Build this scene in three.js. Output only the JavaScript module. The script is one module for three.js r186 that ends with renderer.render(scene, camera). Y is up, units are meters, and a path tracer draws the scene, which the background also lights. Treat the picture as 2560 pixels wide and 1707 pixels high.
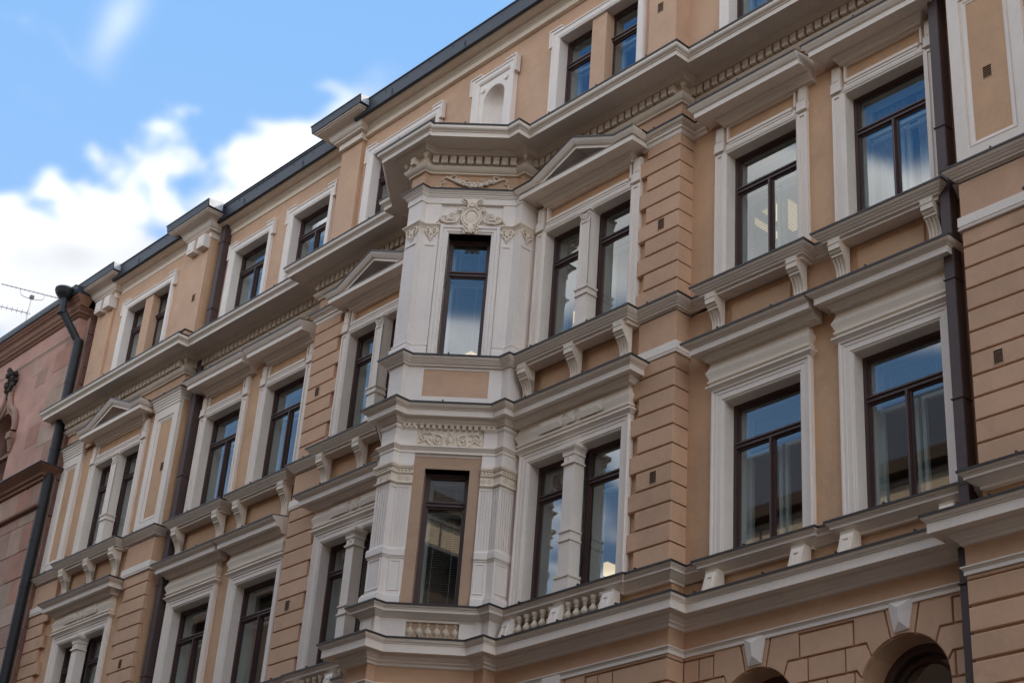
import * as THREE from 'three';
import { mergeGeometries, toCreasedNormals } from 'three/addons/utils/BufferGeometryUtils.js';
import { RectAreaLightUniformsLib } from 'three/addons/lights/RectAreaLightUniformsLib.js';

// ---------------------------------------------------------------- camera, sky, sun, exposure
const scene = new THREE.Scene();
const camera = new THREE.PerspectiveCamera(23.24, 2560 / 1707, 0.1, 600);
camera.rotation.order = 'YXZ';
camera.rotation.set(0.4964, 0.8658, 0.079);
camera.position.set(17.3226, 1.6, 14.1572);
const renderer = new THREE.WebGLRenderer({ antialias: true });
renderer.setSize(1024, 682);
renderer.toneMapping = THREE.LinearToneMapping;
renderer.toneMappingExposure = 1.6;
renderer.shadowMap.enabled = true;
RectAreaLightUniformsLib.init();

// seeded noise
function rng(seed) { let s = seed >>> 0; return () => { s = (s + 0x6D2B79F5) >>> 0; let t = s; t = Math.imul(t ^ (t >>> 15), t | 1); t ^= t + Math.imul(t ^ (t >>> 7), t | 61); return ((t ^ (t >>> 14)) >>> 0) / 4294967296; }; }
function hash3(x, y, z) { let h = (Math.imul(x, 374761393) + Math.imul(y, 668265263) + Math.imul(z, 2147483647 ^ 0x3c6ef372)) | 0; h = Math.imul(h ^ (h >>> 13), 1274126177); return ((h ^ (h >>> 16)) >>> 0) / 4294967296; }
function vnoise(x, y, z) {
  const xi = Math.floor(x), yi = Math.floor(y), zi = Math.floor(z); let fx = x - xi, fy = y - yi, fz = z - zi;
  fx = fx * fx * (3 - 2 * fx); fy = fy * fy * (3 - 2 * fy); fz = fz * fz * (3 - 2 * fz);
  const L = (a, b, t) => a + (b - a) * t; const h = (i, j, k) => hash3(xi + i, yi + j, zi + k);
  return L(L(L(h(0, 0, 0), h(1, 0, 0), fx), L(h(0, 1, 0), h(1, 1, 0), fx), fy), L(L(h(0, 0, 1), h(1, 0, 1), fx), L(h(0, 1, 1), h(1, 1, 1), fx), fy), fz);
}
function fbm(x, y, z, o = 5) { let s = 0, a = 0.5, n = 0; for (let i = 0; i < o; i++) { s += a * vnoise(x, y, z); n += a; a *= 0.5; x = x * 2.03 + 7.1; y = y * 2.03 + 3.7; z = z * 2.03 + 5.3; } return s / n; }
const sst = (a, b, x) => { const t = Math.min(1, Math.max(0, (x - a) / (b - a))); return t * t * (3 - 2 * t); };

// the sky: clear blue overhead, broken cumulus banks lower down, all the way round; those out of view brightened to light the street front
{
  const W = 2048, H = 1024, data = new Float32Array(W * H * 4);
  for (let j = 0; j < H; j++) {
    const el = ((j + 0.5) / H - 0.5) * Math.PI, sy = Math.sin(el), cy = Math.cos(el);
    for (let i = 0; i < W; i++) {
      const k = (j * W + i) * 4;
      if (el < -0.03) { data[k] = data[k + 1] = data[k + 2] = 0.12; data[k + 3] = 1; continue; }
      const az = ((i + 0.5) / W - 0.5) * 2 * Math.PI;
      const dx = Math.cos(az) * cy, dz = Math.sin(az) * cy, e = el * 180 / Math.PI;
      const t = Math.pow(Math.max(0, sy), 0.55);
      let r = 0.385 - 0.273 * t, g = 0.513 - 0.226 * t, b = 0.700 - 0.120 * t;
      const azd = az * 180 / Math.PI;
      { const k = 1 - 0.42 * sst(20, 40, e) * sst(-0.25, 0.45, dz); r *= k * k; g *= k; b *= 0.5 + 0.5 * k; }
      // height of the cloud bank's upper edge wanders with direction
      const inA = sst(-178, -166, azd) * sst(-128, -142, azd);
      const edge = (30.3 + 0.50 * (azd + 160.5)) * inA + (30 + 10 * (fbm(dx * 2.2 + 9, dz * 2.2 + 2, 4.5, 3) - 0.5)) * (1 - inA);
      const sc = 1 / Math.max(0.22, sy);
      const px = dx * sc, pz = dz * sc;
      const wx = fbm(px * 4 + 3, pz * 4, 1.3, 4) - 0.5, wz = fbm(px * 4, pz * 4 + 8, 7.7, 4) - 0.5;
      const n = fbm(px * 10 + wx * 1.8 + 11, pz * 9 + wz * 1.8, 2.2, 7);
      const bank = Math.max(-2, Math.min(1.4, (edge - e) / 2.2));
      let d = sst(0.44, 0.62, n * 1.0 + 0.21 * bank - 0.03) * inA * sst(-144.5, -149.5, azd + 3 * (n - 0.5));
      const wisp = sst(0.72, 0.92, fbm(px * 7 + wx * 3, pz * 3 + wz * 3 + 20, 9.1, 6)) * 0.5 * sst(16, 30, e);
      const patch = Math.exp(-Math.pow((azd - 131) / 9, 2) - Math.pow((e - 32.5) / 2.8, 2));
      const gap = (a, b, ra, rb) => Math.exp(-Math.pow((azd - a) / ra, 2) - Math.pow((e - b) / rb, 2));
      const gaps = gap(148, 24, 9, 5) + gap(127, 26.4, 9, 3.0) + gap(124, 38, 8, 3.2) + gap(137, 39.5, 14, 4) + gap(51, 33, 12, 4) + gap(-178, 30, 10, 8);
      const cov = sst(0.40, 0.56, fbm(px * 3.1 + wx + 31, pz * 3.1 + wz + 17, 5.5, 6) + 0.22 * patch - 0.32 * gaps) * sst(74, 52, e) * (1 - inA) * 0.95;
      const st = azd + 157.3 - 0.25 * (e - 37) + 2.2 * wx, streak = 0.36 * Math.exp(-st * st / 0.6 - Math.pow((e - 36.9) / 1.5, 2)) * sst(0.36, 0.66, n);
      d = Math.max(d, wisp, cov, streak);
      const core = 0.60 + 0.34 * (fbm(px * 9 + 40 + wx, pz * 9 + wz, 3.3, 5) - 0.45) - 0.08 * sst(0.9, 1.4, bank) * inA + (1.0 - 0.95 * patch) * (1 - inA); const wb = 1.25 - 0.06 * (1 - inA);  // clouds outside the view get added brightness to front-light the house
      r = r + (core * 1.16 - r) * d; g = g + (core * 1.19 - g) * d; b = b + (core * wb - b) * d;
      data[k] = r; data[k + 1] = g; data[k + 2] = b; data[k + 3] = 1;
    }
  }
  const tex = new THREE.DataTexture(data, W, H, THREE.RGBAFormat, THREE.FloatType);
  tex.mapping = THREE.EquirectangularReflectionMapping; tex.magFilter = THREE.LinearFilter; tex.minFilter = THREE.LinearFilter; tex.needsUpdate = true;
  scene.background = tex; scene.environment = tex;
}
const sun = new THREE.DirectionalLight(0xfff0dc, 3.4);       // high behind the house: the street front is in open shade
sun.position.set(34, 62, -58); sun.target.position.set(0, 10, 0); sun.castShadow = true;
sun.shadow.mapSize.set(4096, 4096); Object.assign(sun.shadow.camera, { left: -50, right: 50, top: 50, bottom: -50, near: 1, far: 220 });
scene.add(sun, sun.target);

// ---------------------------------------------------------------- materials
function grainTex(size, fn, srgb) {
  const d = new Uint8Array(size * size * 4);
  for (let j = 0; j < size; j++) for (let i = 0; i < size; i++) { const c = fn(i / size, j / size), k = (j * size + i) * 4; d[k] = c[0]; d[k + 1] = c[1]; d[k + 2] = c[2]; d[k + 3] = 255; }
  const t = new THREE.DataTexture(d, size, size); t.wrapS = t.wrapT = THREE.RepeatWrapping; t.magFilter = THREE.LinearFilter; t.minFilter = THREE.LinearMipmapLinearFilter; t.generateMipmaps = true;
  if (srgb) t.colorSpace = THREE.SRGBColorSpace; t.needsUpdate = true; return t;
}
// tileable fbm on a torus-like wrap
function tfbm(u, v, f, o, z) { const w = (a, b) => fbm(a, b, z, o); const x = u * f, y = v * f, s = u, t = v; return (w(x, y) * (1 - s) + w(x - f, y) * s) * (1 - t) + (w(x, y - f) * (1 - s) + w(x - f, y - f) * s) * t; }
const stuccoMap = grainTex(512, (u, v) => { const a = tfbm(u, v, 5, 5, 1.5) - 0.5, b = tfbm(u, v, 26, 4, 6.5) - 0.5, c = tfbm(u, v, 90, 2, 3.5) - 0.5; const m = 1 - Math.min(0.24, Math.max(0, 0.07 - a * 0.55 - b * 0.22 - c * 0.16)); const w = a * 0.12; return [255 * Math.min(1, m + w * 0.1), 255 * Math.min(1, m - Math.abs(w) * 0.25), 255 * Math.min(1, m - Math.abs(w) * 0.5)]; });
const stuccoBump = grainTex(512, (u, v) => { const a = tfbm(u, v, 120, 3, 2.5), b = tfbm(u, v, 14, 3, 8.5); const m = 255 * (a * 0.6 + b * 0.4); return [m, m, m]; });
const paintMap = grainTex(512, (u, v) => { const a = tfbm(u, v, 6, 5, 11.5) - 0.5, b = tfbm(u, v, 60, 3, 16.5) - 0.5; const m = 1 - Math.min(0.16, Math.max(0, 0.045 - a * 0.24 - b * 0.14)); return [255 * m, 252 * m, 248 * m]; });
const metalMap = grainTex(256, (u, v) => { const a = tfbm(u, v, 8, 5, 21.5) - 0.5; const m = 1 - Math.min(0.35, Math.max(0, 0.12 - a * 0.7)); return [255 * m, 255 * m, 255 * m]; });
const redMap = grainTex(512, (u, v) => { const a = tfbm(u, v, 5, 6, 31.5) - 0.5, b = tfbm(u, v, 22, 5, 36.5) - 0.5, c = tfbm(u, v, 3, 3, 40.5) - 0.5; const m = 0.80 + a * 0.95 + b * 0.5; const p = c * 0.6 + b * 0.4; return [255 * Math.min(1, Math.max(0.3, m + p * 0.10)), 255 * Math.min(1, Math.max(0.3, m - p * 0.12)), 255 * Math.min(1, Math.max(0.3, m - p * 0.10))]; });
const rep = (t, s) => { const c = t.clone(); c.repeat.set(s, s); c.needsUpdate = true; return c; };
const lin = (r, g, b) => new THREE.Color().setRGB(r, g, b);
const S3 = rep(stuccoMap, 0.31), SB = rep(stuccoBump, 0.6), P3 = rep(paintMap, 0.37), PB = rep(stuccoBump, 0.9), M3 = rep(metalMap, 0.8), R3 = rep(redMap, 0.24);
const std = (c, o = {}) => new THREE.MeshStandardMaterial(Object.assign({ color: c, roughness: 0.9, side: THREE.DoubleSide }, o));
const M = {
  wall: std(lin(0.62, 0.375, 0.215), { map: S3, bumpMap: SB, bumpScale: 0.003 }),
  attic: std(lin(0.63, 0.395, 0.255), { map: S3, bumpMap: SB, bumpScale: 0.003 }),
  stone: std(lin(0.63, 0.385, 0.24), { map: S3, bumpMap: SB, bumpScale: 0.003 }),
  cream: std(lin(0.85, 0.745, 0.65), { map: P3, bumpMap: PB, bumpScale: 0.0012, roughness: 0.8 }),
  creamB: std(lin(0.83, 0.71, 0.58), { map: P3, bumpMap: PB, bumpScale: 0.0012, roughness: 0.8 }),
  white: std(lin(0.85, 0.76, 0.69), { map: P3, bumpMap: PB, bumpScale: 0.0012, roughness: 0.75 }),
  brown: std(lin(0.078, 0.038, 0.033), { map: M3, roughness: 0.5 }),
  flash: std(lin(0.040, 0.031, 0.029), { map: M3, roughness: 0.5, metalness: 0.2 }),
  gutter: std(lin(0.032, 0.040, 0.056), { map: M3, roughness: 0.55 }),
  pipe: std(lin(0.082, 0.048, 0.043), { map: M3, roughness: 0.62 }),
  blackpipe: std(lin(0.012, 0.0125, 0.015), { map: M3, roughness: 0.6 }),
  slot: std(lin(0.012, 0.011, 0.010)),
  jamb: std(lin(0.55, 0.555, 0.52), { roughness: 0.5 }),
  room: std(lin(0.22, 0.205, 0.185)), roomfloor: std(lin(0.12, 0.09, 0.07)), dark: std(lin(0.05, 0.045, 0.04)),
  blind: std(lin(0.40, 0.40, 0.39), { roughness: 0.5 }),
  curtain: new THREE.MeshPhysicalMaterial({ color: lin(0.86, 0.86, 0.86), roughness: 0.95, transmission: 0.35, thickness: 0, side: THREE.DoubleSide }),
  lamp: new THREE.MeshStandardMaterial({ color: lin(0.8, 0.75, 0.6), emissive: lin(1, 0.72, 0.36), emissiveIntensity: 0.62, side: THREE.DoubleSide }),
  glass: new THREE.MeshPhysicalMaterial({ color: lin(0.76, 0.82, 0.81), roughness: 0.015, transmission: 1, thickness: 0, ior: 2.35, side: THREE.DoubleSide }),
  roof: std(lin(0.05, 0.052, 0.06), { map: M3, roughness: 0.5, metalness: 0.2 }),
  red: std(lin(0.54, 0.295, 0.225), { map: R3, bumpMap: SB, bumpScale: 0.012 }),
  redtrim: std(lin(0.25, 0.118, 0.072), { map: R3, bumpMap: SB, bumpScale: 0.008 }),
  rough: std(lin(0.20, 0.10, 0.078), { map: R3, bumpMap: rep(stuccoBump, 0.5), bumpScale: 0.06 }),
  carved: std(lin(0.33, 0.20, 0.145), { map: R3 }), soot: std(lin(0.055, 0.042, 0.034), { map: R3 }),
  alu: std(lin(0.42, 0.41, 0.42), { roughness: 0.5, metalness: 0.2 }),
  gutterGlint: std(lin(0.50, 0.52, 0.55), { map: M3, roughness: 0.5 }),  // pale colour imitates the sun glint on the dark gutter returns
  asphalt: std(lin(0.045, 0.044, 0.043), { map: M3 }), paving: std(lin(0.08, 0.076, 0.072), { map: P3 }),
  oppT: std(lin(0.46, 0.38, 0.28), { map: P3 }), recess: std(lin(0.50, 0.325, 0.215), { map: S3, bumpMap: SB, bumpScale: 0.003 }), tymp: std(lin(0.20, 0.135, 0.10), { map: S3 }), baluster: std(lin(0.68, 0.58, 0.45), { map: P3, roughness: 0.8 }), oppA: std(lin(0.05, 0.032, 0.02), { map: P3 }), oppB: std(lin(0.05, 0.034, 0.024), { map: P3 }), oppC: std(lin(0.075, 0.048, 0.034), { map: P3 }),  // recess: tan plaster darkened in colour to imitate shade round the oriel's lower windows
};
const stoneV = [0, 1, 2].map(i => { const m = M.stone.clone(); m.color.multiplyScalar([0.96, 1, 1.05][i]); return m; });
const redV = [[0.40, 0.235, 0.175], [0.49, 0.31, 0.225], [0.46, 0.225, 0.155], [0.44, 0.30, 0.215], [0.53, 0.36, 0.27]].map(c => { const m = M.red.clone(); m.color = lin(...c); return m; });

// ---------------------------------------------------------------- geometry helpers
function fin(geo, crease = 0.6) {                                   // flat/creased normals and uv in metres
  let g = geo.index ? geo.toNonIndexed() : geo; g.deleteAttribute('normal'); g.deleteAttribute('uv');
  g = toCreasedNormals(g, crease);
  const p = g.attributes.position, uv = new Float32Array(p.count * 2), a = new THREE.Vector3(), b = new THREE.Vector3(), c = new THREE.Vector3();
  for (let i = 0; i < p.count; i += 3) {
    a.fromBufferAttribute(p, i); b.fromBufferAttribute(p, i + 1); c.fromBufferAttribute(p, i + 2);
    const n = b.clone().sub(a).cross(c.clone().sub(a)); const ax = Math.abs(n.x), ay = Math.abs(n.y), az = Math.abs(n.z);
    [a, b, c].forEach((v, k) => { let s, t; if (ay > ax && ay > az) { s = v.x; t = v.z; } else if (az >= ax) { s = v.x; t = v.y; } else { s = v.z; t = v.y; } uv[(i + k) * 2] = s; uv[(i + k) * 2 + 1] = t; });
  }
  g.setAttribute('uv', new THREE.BufferAttribute(uv, 2)); return g;
}
function raw(tris) { const g = new THREE.BufferGeometry(); g.setAttribute('position', new THREE.Float32BufferAttribute(tris, 3)); return g; }
const merge = gs => { gs = gs.filter(Boolean).map(g => { let h = g.index ? g.toNonIndexed() : g.clone(); for (const k of Object.keys(h.attributes)) if (k !== 'position') h.deleteAttribute(k); return h; }); return mergeGeometries(gs); };
const box = (x0, x1, y0, y1, z0, z1) => new THREE.BoxGeometry(x1 - x0, y1 - y0, z1 - z0).translate((x0 + x1) / 2, (y0 + y1) / 2, (z0 + z1) / 2);
const dedupe = p => p.filter((q, i) => !i || Math.hypot(q[0] - p[i - 1][0], q[1] - p[i - 1][1]) > 1e-6);
function mitres(path) {
  const n = []; for (let i = 0; i + 1 < path.length; i++) { const dx = path[i + 1][0] - path[i][0], dy = path[i + 1][1] - path[i][1], l = Math.hypot(dx, dy); n.push([-dy / l, dx / l]); }
  return path.map((p, i) => { const a = n[Math.max(0, i - 1)], b = n[Math.min(n.length - 1, i)]; const d = 1 + a[0] * b[0] + a[1] * b[1]; return [(a[0] + b[0]) / d, (a[1] + b[1]) / d]; });
}
// moulding that runs along a plan path ([x,z], left to right seen from the street); profile [offset outwards, y] from top to bottom
function sweep(path, prof, caps = true) {
  const pz = dedupe(path), m = mitres(pz), t = [];
  const P = (i, j) => [pz[i][0] + m[i][0] * prof[j][0], prof[j][1], pz[i][1] + m[i][1] * prof[j][0]];
  for (let i = 0; i + 1 < pz.length; i++) for (let j = 0; j + 1 < prof.length; j++) { const a = P(i, j), b = P(i, j + 1), c = P(i + 1, j + 1), d = P(i + 1, j); t.push(...a, ...b, ...c, ...a, ...c, ...d); }
  if (caps) { const tri = THREE.ShapeUtils.triangulateShape(prof.map(p => new THREE.Vector2(p[0], p[1])), []); for (const i of [0, pz.length - 1]) for (const f of tri) { const q = i ? f : [f[0], f[2], f[1]]; for (const k of q) t.push(...P(i, k)); } }
  return raw(t);
}
// frame around an opening: path in the facade plane [x,y], profile [offset outwards, z] from inside to outside
function frameSweep(path, prof) {
  path = dedupe(path);
  const m = mitres(path), t = []; const P = (i, j) => [path[i][0] + m[i][0] * prof[j][0], path[i][1] + m[i][1] * prof[j][0], prof[j][1]];
  for (let i = 0; i + 1 < path.length; i++) for (let j = 0; j + 1 < prof.length; j++) { const a = P(i, j), b = P(i, j + 1), c = P(i + 1, j + 1), d = P(i + 1, j); t.push(...a, ...c, ...b, ...a, ...d, ...c); }
  return raw(t);
}
const poly = pts => { const s = new THREE.Shape(); pts.forEach((p, i) => i ? s.lineTo(p[0], p[1]) : s.moveTo(p[0], p[1])); s.closePath(); return s; };
const extr = (shape, z0, z1, bevel = 0) => new THREE.ExtrudeGeometry(shape, { depth: z1 - z0 - bevel, steps: 1, curveSegments: 20, bevelEnabled: bevel > 0, bevelThickness: bevel, bevelSize: bevel, bevelOffset: -bevel, bevelSegments: 1 }).translate(0, 0, z0);
const rectHole = (x0, x1, y0, y1) => { const h = new THREE.Path(); h.moveTo(x0, y0); h.lineTo(x1, y0); h.lineTo(x1, y1); h.lineTo(x0, y1); h.closePath(); return h; };
// stone block whose front edges are chamfered (the joints are the gaps between blocks)
function block(x0, x1, y0, y1, z0, z1, b = 0.012) {
  const A = [[x0, y0, z0], [x1, y0, z0], [x1, y1, z0], [x0, y1, z0]], B = [[x0, y0, z1 - b], [x1, y0, z1 - b], [x1, y1, z1 - b], [x0, y1, z1 - b]], C = [[x0 + b, y0 + b, z1], [x1 - b, y0 + b, z1], [x1 - b, y1 - b, z1], [x0 + b, y1 - b, z1]], t = [];
  const q = (a, b2, c, d) => t.push(...a, ...b2, ...c, ...a, ...c, ...d);
  for (let i = 0; i < 4; i++) { const j = (i + 1) % 4; q(A[i], A[j], B[j], B[i]); q(B[i], B[j], C[j], C[i]); } q(C[0], C[1], C[2], C[3]); return raw(t);
}
const tube = (pts, r, seg = 24, rs = 7) => new THREE.TubeGeometry(new THREE.CatmullRomCurve3(pts.map(p => new THREE.Vector3(...p))), seg, r, rs);
const ball = (x, y, z, rx, ry = rx, rz = rx, a = 10, b = 7) => new THREE.SphereGeometry(1, a, b).scale(rx, ry, rz).translate(x, y, z);
const lathe = (pr, seg = 16) => new THREE.LatheGeometry(pr.map(p => new THREE.Vector2(p[0], p[1])), seg);
const arc = (cx, cy, r, a0, a1, n) => Array.from({ length: n + 1 }, (_, i) => { const a = a0 + (a1 - a0) * i / n; return [cx + r * Math.cos(a), cy + r * Math.sin(a)]; });
function inset(pts, d) { let A = 0; pts.forEach((p, i) => { const q = pts[(i + 1) % pts.length]; A += p[0] * q[1] - q[0] * p[1]; }); const s = A > 0 ? 1 : -1, n = pts.length; return pts.map((p, i) => { const a = pts[(i + n - 1) % n], b = pts[(i + 1) % n]; const n1 = [-(p[1] - a[1]) * s, (p[0] - a[0]) * s], n2 = [-(b[1] - p[1]) * s, (b[0] - p[0]) * s]; const l1 = Math.hypot(...n1), l2 = Math.hypot(...n2); n1[0] /= l1; n1[1] /= l1; n2[0] /= l2; n2[1] /= l2; const k = Math.max(0.35, 1 + n1[0] * n2[0] + n1[1] * n2[1]); return [p[0] + (n1[0] + n2[0]) / k * d, p[1] + (n1[1] + n2[1]) / k * d]; }); }

// ---------------------------------------------------------------- scene graph helpers
const used = {};
function numbered(n) { used[n] = (used[n] ?? -1) + 1; return used[n] ? n + '_' + String(used[n]).padStart(3, '0') : n; }
function thing(name, label, category, pos = [0, 0, 0]) { const g = new THREE.Group(); g.name = numbered(name); g.position.set(...pos); g.userData = { label, category }; scene.add(g); return g; }
const shadow = m => { m.castShadow = m.receiveShadow = true; return m; };
function part(name, geo, mat, parent, done = false, crease = 0.6) { const m = shadow(new THREE.Mesh(done ? geo : fin(geo, crease), mat)); m.name = name; parent.add(m); return m; }
function sub(name, parent) { const g = new THREE.Group(); g.name = name; parent.add(g); return g; }
function struct(name, geo, mat) { const m = shadow(new THREE.Mesh(fin(geo), mat)); m.name = name; m.userData.kind = 'structure'; scene.add(m); return m; }

// ================================================================ GROUND
struct('street', new THREE.PlaneGeometry(400, 400).rotateX(-Math.PI / 2), M.asphalt);
struct('pavement', box(-60, 40, -0.02, 0.14, 0.45, 3.4), M.paving);

// ================================================================ THE TAN HOUSE
const house = thing('apartment_house', 'tan plastered house with cream window hoods and a pointed oriel', 'building');
const D1 = 5.4787, D2 = 7.4767, GC = 2.4143, GA = 10.963;
const DZ = { A: 0.225, B: 0, C: 0.245, D: 0, E: 0.225 }, W0 = -0.05;
const wz = k => W0 + DZ[k] - (k === 'C' ? 0.03 : 0);
// oriel plan (right half, then mirrored to the left)
const OR = [[0.155, 1.56], [0.155, 1.465], [1.12, 0.5], [1.26, 0.5]];
const ORL = OR.map(p => [-p[0], p[1]]).reverse();
const XA0 = -13.25, XA1 = -8.70, XC0 = -4.34, XC1 = 4.24, XE0 = 8.62, XE1 = 13.25;

// ---- rooms behind the walls (floors y0..y1) so that the panes look into something
const levels = [[8.75, 12.0], [12.45, 15.6], [16.5, 19.0]];
const plate = (pts, y) => new THREE.ShapeGeometry(poly(pts.map(p => [p[0], -p[1]]))).rotateX(-Math.PI / 2).translate(0, y, 0);
const roomX = [[-13.0, -9.0], [-8.5, 8.5], [8.9, 13.0]];
for (const [y0, y1] of levels) for (const [x0, x1] of roomX) {
  const zf = -0.46, zb = -5.6;
  part('room', merge([box(x0, x1, y0, y1, zb - 0.1, zb), box(x0 - 0.1, x0, y0, y1, zb, zf), box(x1, x1 + 0.1, y0, y1, zb, zf), box(x0 - 0.1, x1 + 0.1, y1, y1 + 0.1, zb - 0.1, zf)]), M.room, house);
  part('floor', box(x0 - 0.1, x1 + 0.1, y0 - 0.1, y0, zb - 0.1, zf), M.roomfloor, house);
}
for (const [y0, y1] of levels.slice(0, 2)) for (const [y, m, n] of [[y0, M.roomfloor, 'floor'], [y1, M.room, 'room']]) part(n, plate([[-1.2, -0.5], [1.2, -0.5], [1.1, 0.3], [0.12, 1.3], [-0.12, 1.3], [-1.1, 0.3]], y - (n === 'floor' ? 0.004 : 0.003)), m, house);

// ---- windows
const slatGeoCache = {};
function blindGeo(w, h, tilt) {
  const k = [w.toFixed(2), h.toFixed(2), tilt].join(); if (slatGeoCache[k]) return slatGeoCache[k];
  const gs = [], n = Math.floor(h / 0.034); for (let i = 0; i < n; i++) gs.push(new THREE.BoxGeometry(w, 0.0022, 0.028).rotateX(tilt).translate(0, -0.02 - i * 0.034, 0));
  gs.push(box(-w / 2, w / 2, -0.03, 0.02, -0.02, 0.02)); for (const s of [-0.32, 0.32]) gs.push(box(s * w - 0.002, s * w + 0.002, -h, 0, 0.013, 0.015));
  return slatGeoCache[k] = fin(merge(gs));
}
function curtainGeo(w, h, folds, seed) {
  const g = new THREE.PlaneGeometry(w, h, folds * 8, 6), p = g.attributes.position;
  for (let i = 0; i < p.count; i++) { const x = p.getX(i), y = p.getY(i); p.setZ(i, 0.03 * Math.sin(x / w * folds * 6.283 + seed + 0.5 * Math.sin(y * 1.7 + seed))); }
  return g.translate(0, -h / 2, 0);
}
// window set in the opening; mat4 places it (identity for the street front)
function window_(x0, x1, y0, y1, zf, o = {}) {
  const g = sub('window', o.parent || house), T = o.mat || null, put = (n, geo, mat, crease) => part(n, T ? geo.clone().applyMatrix4(T) : geo, mat, g, false, crease);
  const b = 0.05, yt = o.transom, w = x1 - x0;
  put('frame', merge([box(x0, x0 + b, y0, y1, zf - 0.09, zf), box(x1 - b, x1, y0, y1, zf - 0.09, zf), box(x0 + b, x1 - b, y1 - b, y1, zf - 0.09, zf), box(x0 + b, x1 - b, y0, y0 + b, zf - 0.09, zf)]), M.brown);
  put('transom', merge([box(x0 + b, x1 - b, yt - 0.034, yt + 0.034, zf - 0.09, zf + 0.010), box(x0 + b, x1 - b, yt + 0.012, yt + 0.034, zf + 0.010, zf + 0.03)]), M.brown);
  const lights = o.mullion ? [[x0 + b, (x0 + x1) / 2 - 0.022], [(x0 + x1) / 2 + 0.022, x1 - b]] : [[x0 + b, x1 - b]];
  if (o.mullion) put('mullion', merge([box((x0 + x1) / 2 - 0.022, (x0 + x1) / 2 + 0.022, y0 + b, yt - 0.034, zf - 0.09, zf + 0.006), box((x0 + x1) / 2 - 0.012, (x0 + x1) / 2 + 0.012, y0 + b, yt - 0.034, zf + 0.006, zf + 0.02)]), M.brown);
  const panes = lights.map(l => [l[0], l[1], y0 + b, yt - 0.034]); panes.push([x0 + b, x1 - b, yt + 0.034, y1 - b]);
  for (const [a, c, d, e] of panes) {
    const s = 0.024; put('sash', merge([box(a, a + s, d, e, zf - 0.075, zf - 0.02), box(c - s, c, d, e, zf - 0.075, zf - 0.02), box(a + s, c - s, e - s, e, zf - 0.075, zf - 0.02), box(a + s, c - s, d, d + s, zf - 0.075, zf - 0.02)]), M.brown);
    put('pane', new THREE.PlaneGeometry(c - a - 2 * s, e - d - 2 * s).rotateX((d * 7.3 % 1 - 0.5) * 0.010).rotateY((c * 5.7 % 1 - 0.5) * 0.012).translate((a + c) / 2, (d + e) / 2, zf - 0.036), M.glass);
    // inner painted casement behind the outer one
    const q = 0.05, z1 = zf - 0.24; put('inner_casement', merge([box(a, a + q, d, e, z1 - 0.05, z1), box(c - q, c, d, e, z1 - 0.05, z1), box(a + q, c - q, e - q, e, z1 - 0.05, z1), box(a + q, c - q, d, d + q, z1 - 0.05, z1)]), M.jamb);
  }
  put('jamb', merge([box(x0 - 0.02, x0 + 0.045, y0, y1, zf - 0.30, zf - 0.092), box(x1 - 0.045, x1 + 0.02, y0, y1, zf - 0.30, zf - 0.092), box(x0 + 0.045, x1 - 0.045, y1 - 0.045, y1 + 0.02, zf - 0.30, zf - 0.092), box(x0 + 0.045, x1 - 0.045, y0 - 0.02, y0 + 0.03, zf - 0.30, zf - 0.092)]), M.jamb);
  if (o.blind != null) for (const [a, c, d, e] of (o.topOnly ? panes.slice(-1) : panes)) { const gg = blindGeo(c - a - 0.11, (e - d) * 1 - 0.06, o.blind).clone().translate((a + c) / 2, e - 0.03, zf - 0.16); const m = shadow(new THREE.Mesh(T ? gg.applyMatrix4(T) : gg, M.blind)); m.name = 'blind'; g.add(m); }
  if (o.curtain) for (const [a, c] of o.curtain) put('curtain', curtainGeo(c - a, y1 - y0 - 0.1, Math.max(2, Math.round((c - a) * 11)), a * 9).translate((a + c) / 2, y1 - 0.06, zf - 0.40), M.curtain, 1.2);
  return g;
}

// ---- profiles shared by the sections
const flashing = (path, of, y, back, name = 'flashing') => {        // sheet metal drip edge lying on a moulding, with standing seams
  const gs = [sweep(path, [[back, y + (of - back) * 0.22 + 0.012], [of + 0.012, y + 0.012], [of + 0.012, y - 0.014], [of + 0.004, y - 0.014], [of + 0.002, y + 0.0015], [back, y + (of - back) * 0.22]], true)];
  for (let i = 0; i + 1 < path.length; i++) { const [ax, az] = path[i], [bx, bz] = path[i + 1], L = Math.hypot(bx - ax, bz - az); if (L < 0.7) continue; const n = Math.max(1, Math.round(L / 1.15)); for (let k = 0; k < n; k++) { const t = (k + 0.42) / n, x = ax + (bx - ax) * t, z = az + (bz - az) * t, nx = -(bz - az) / L, nz = (bx - ax) / L, o = of - 0.035; gs.push(new THREE.BoxGeometry(0.018, 0.028, 0.09).rotateY(Math.atan2(nx, nz)).translate(x + nx * o, y + 0.026, z + nz * o)); } }
  return part(name, merge(gs), M.flash, house);
};
const mould = (path, prof, name = 'cornice', mat = M.cream, parent = house) => part(name, sweep(path, prof), mat, parent, false, 0.5);

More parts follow.
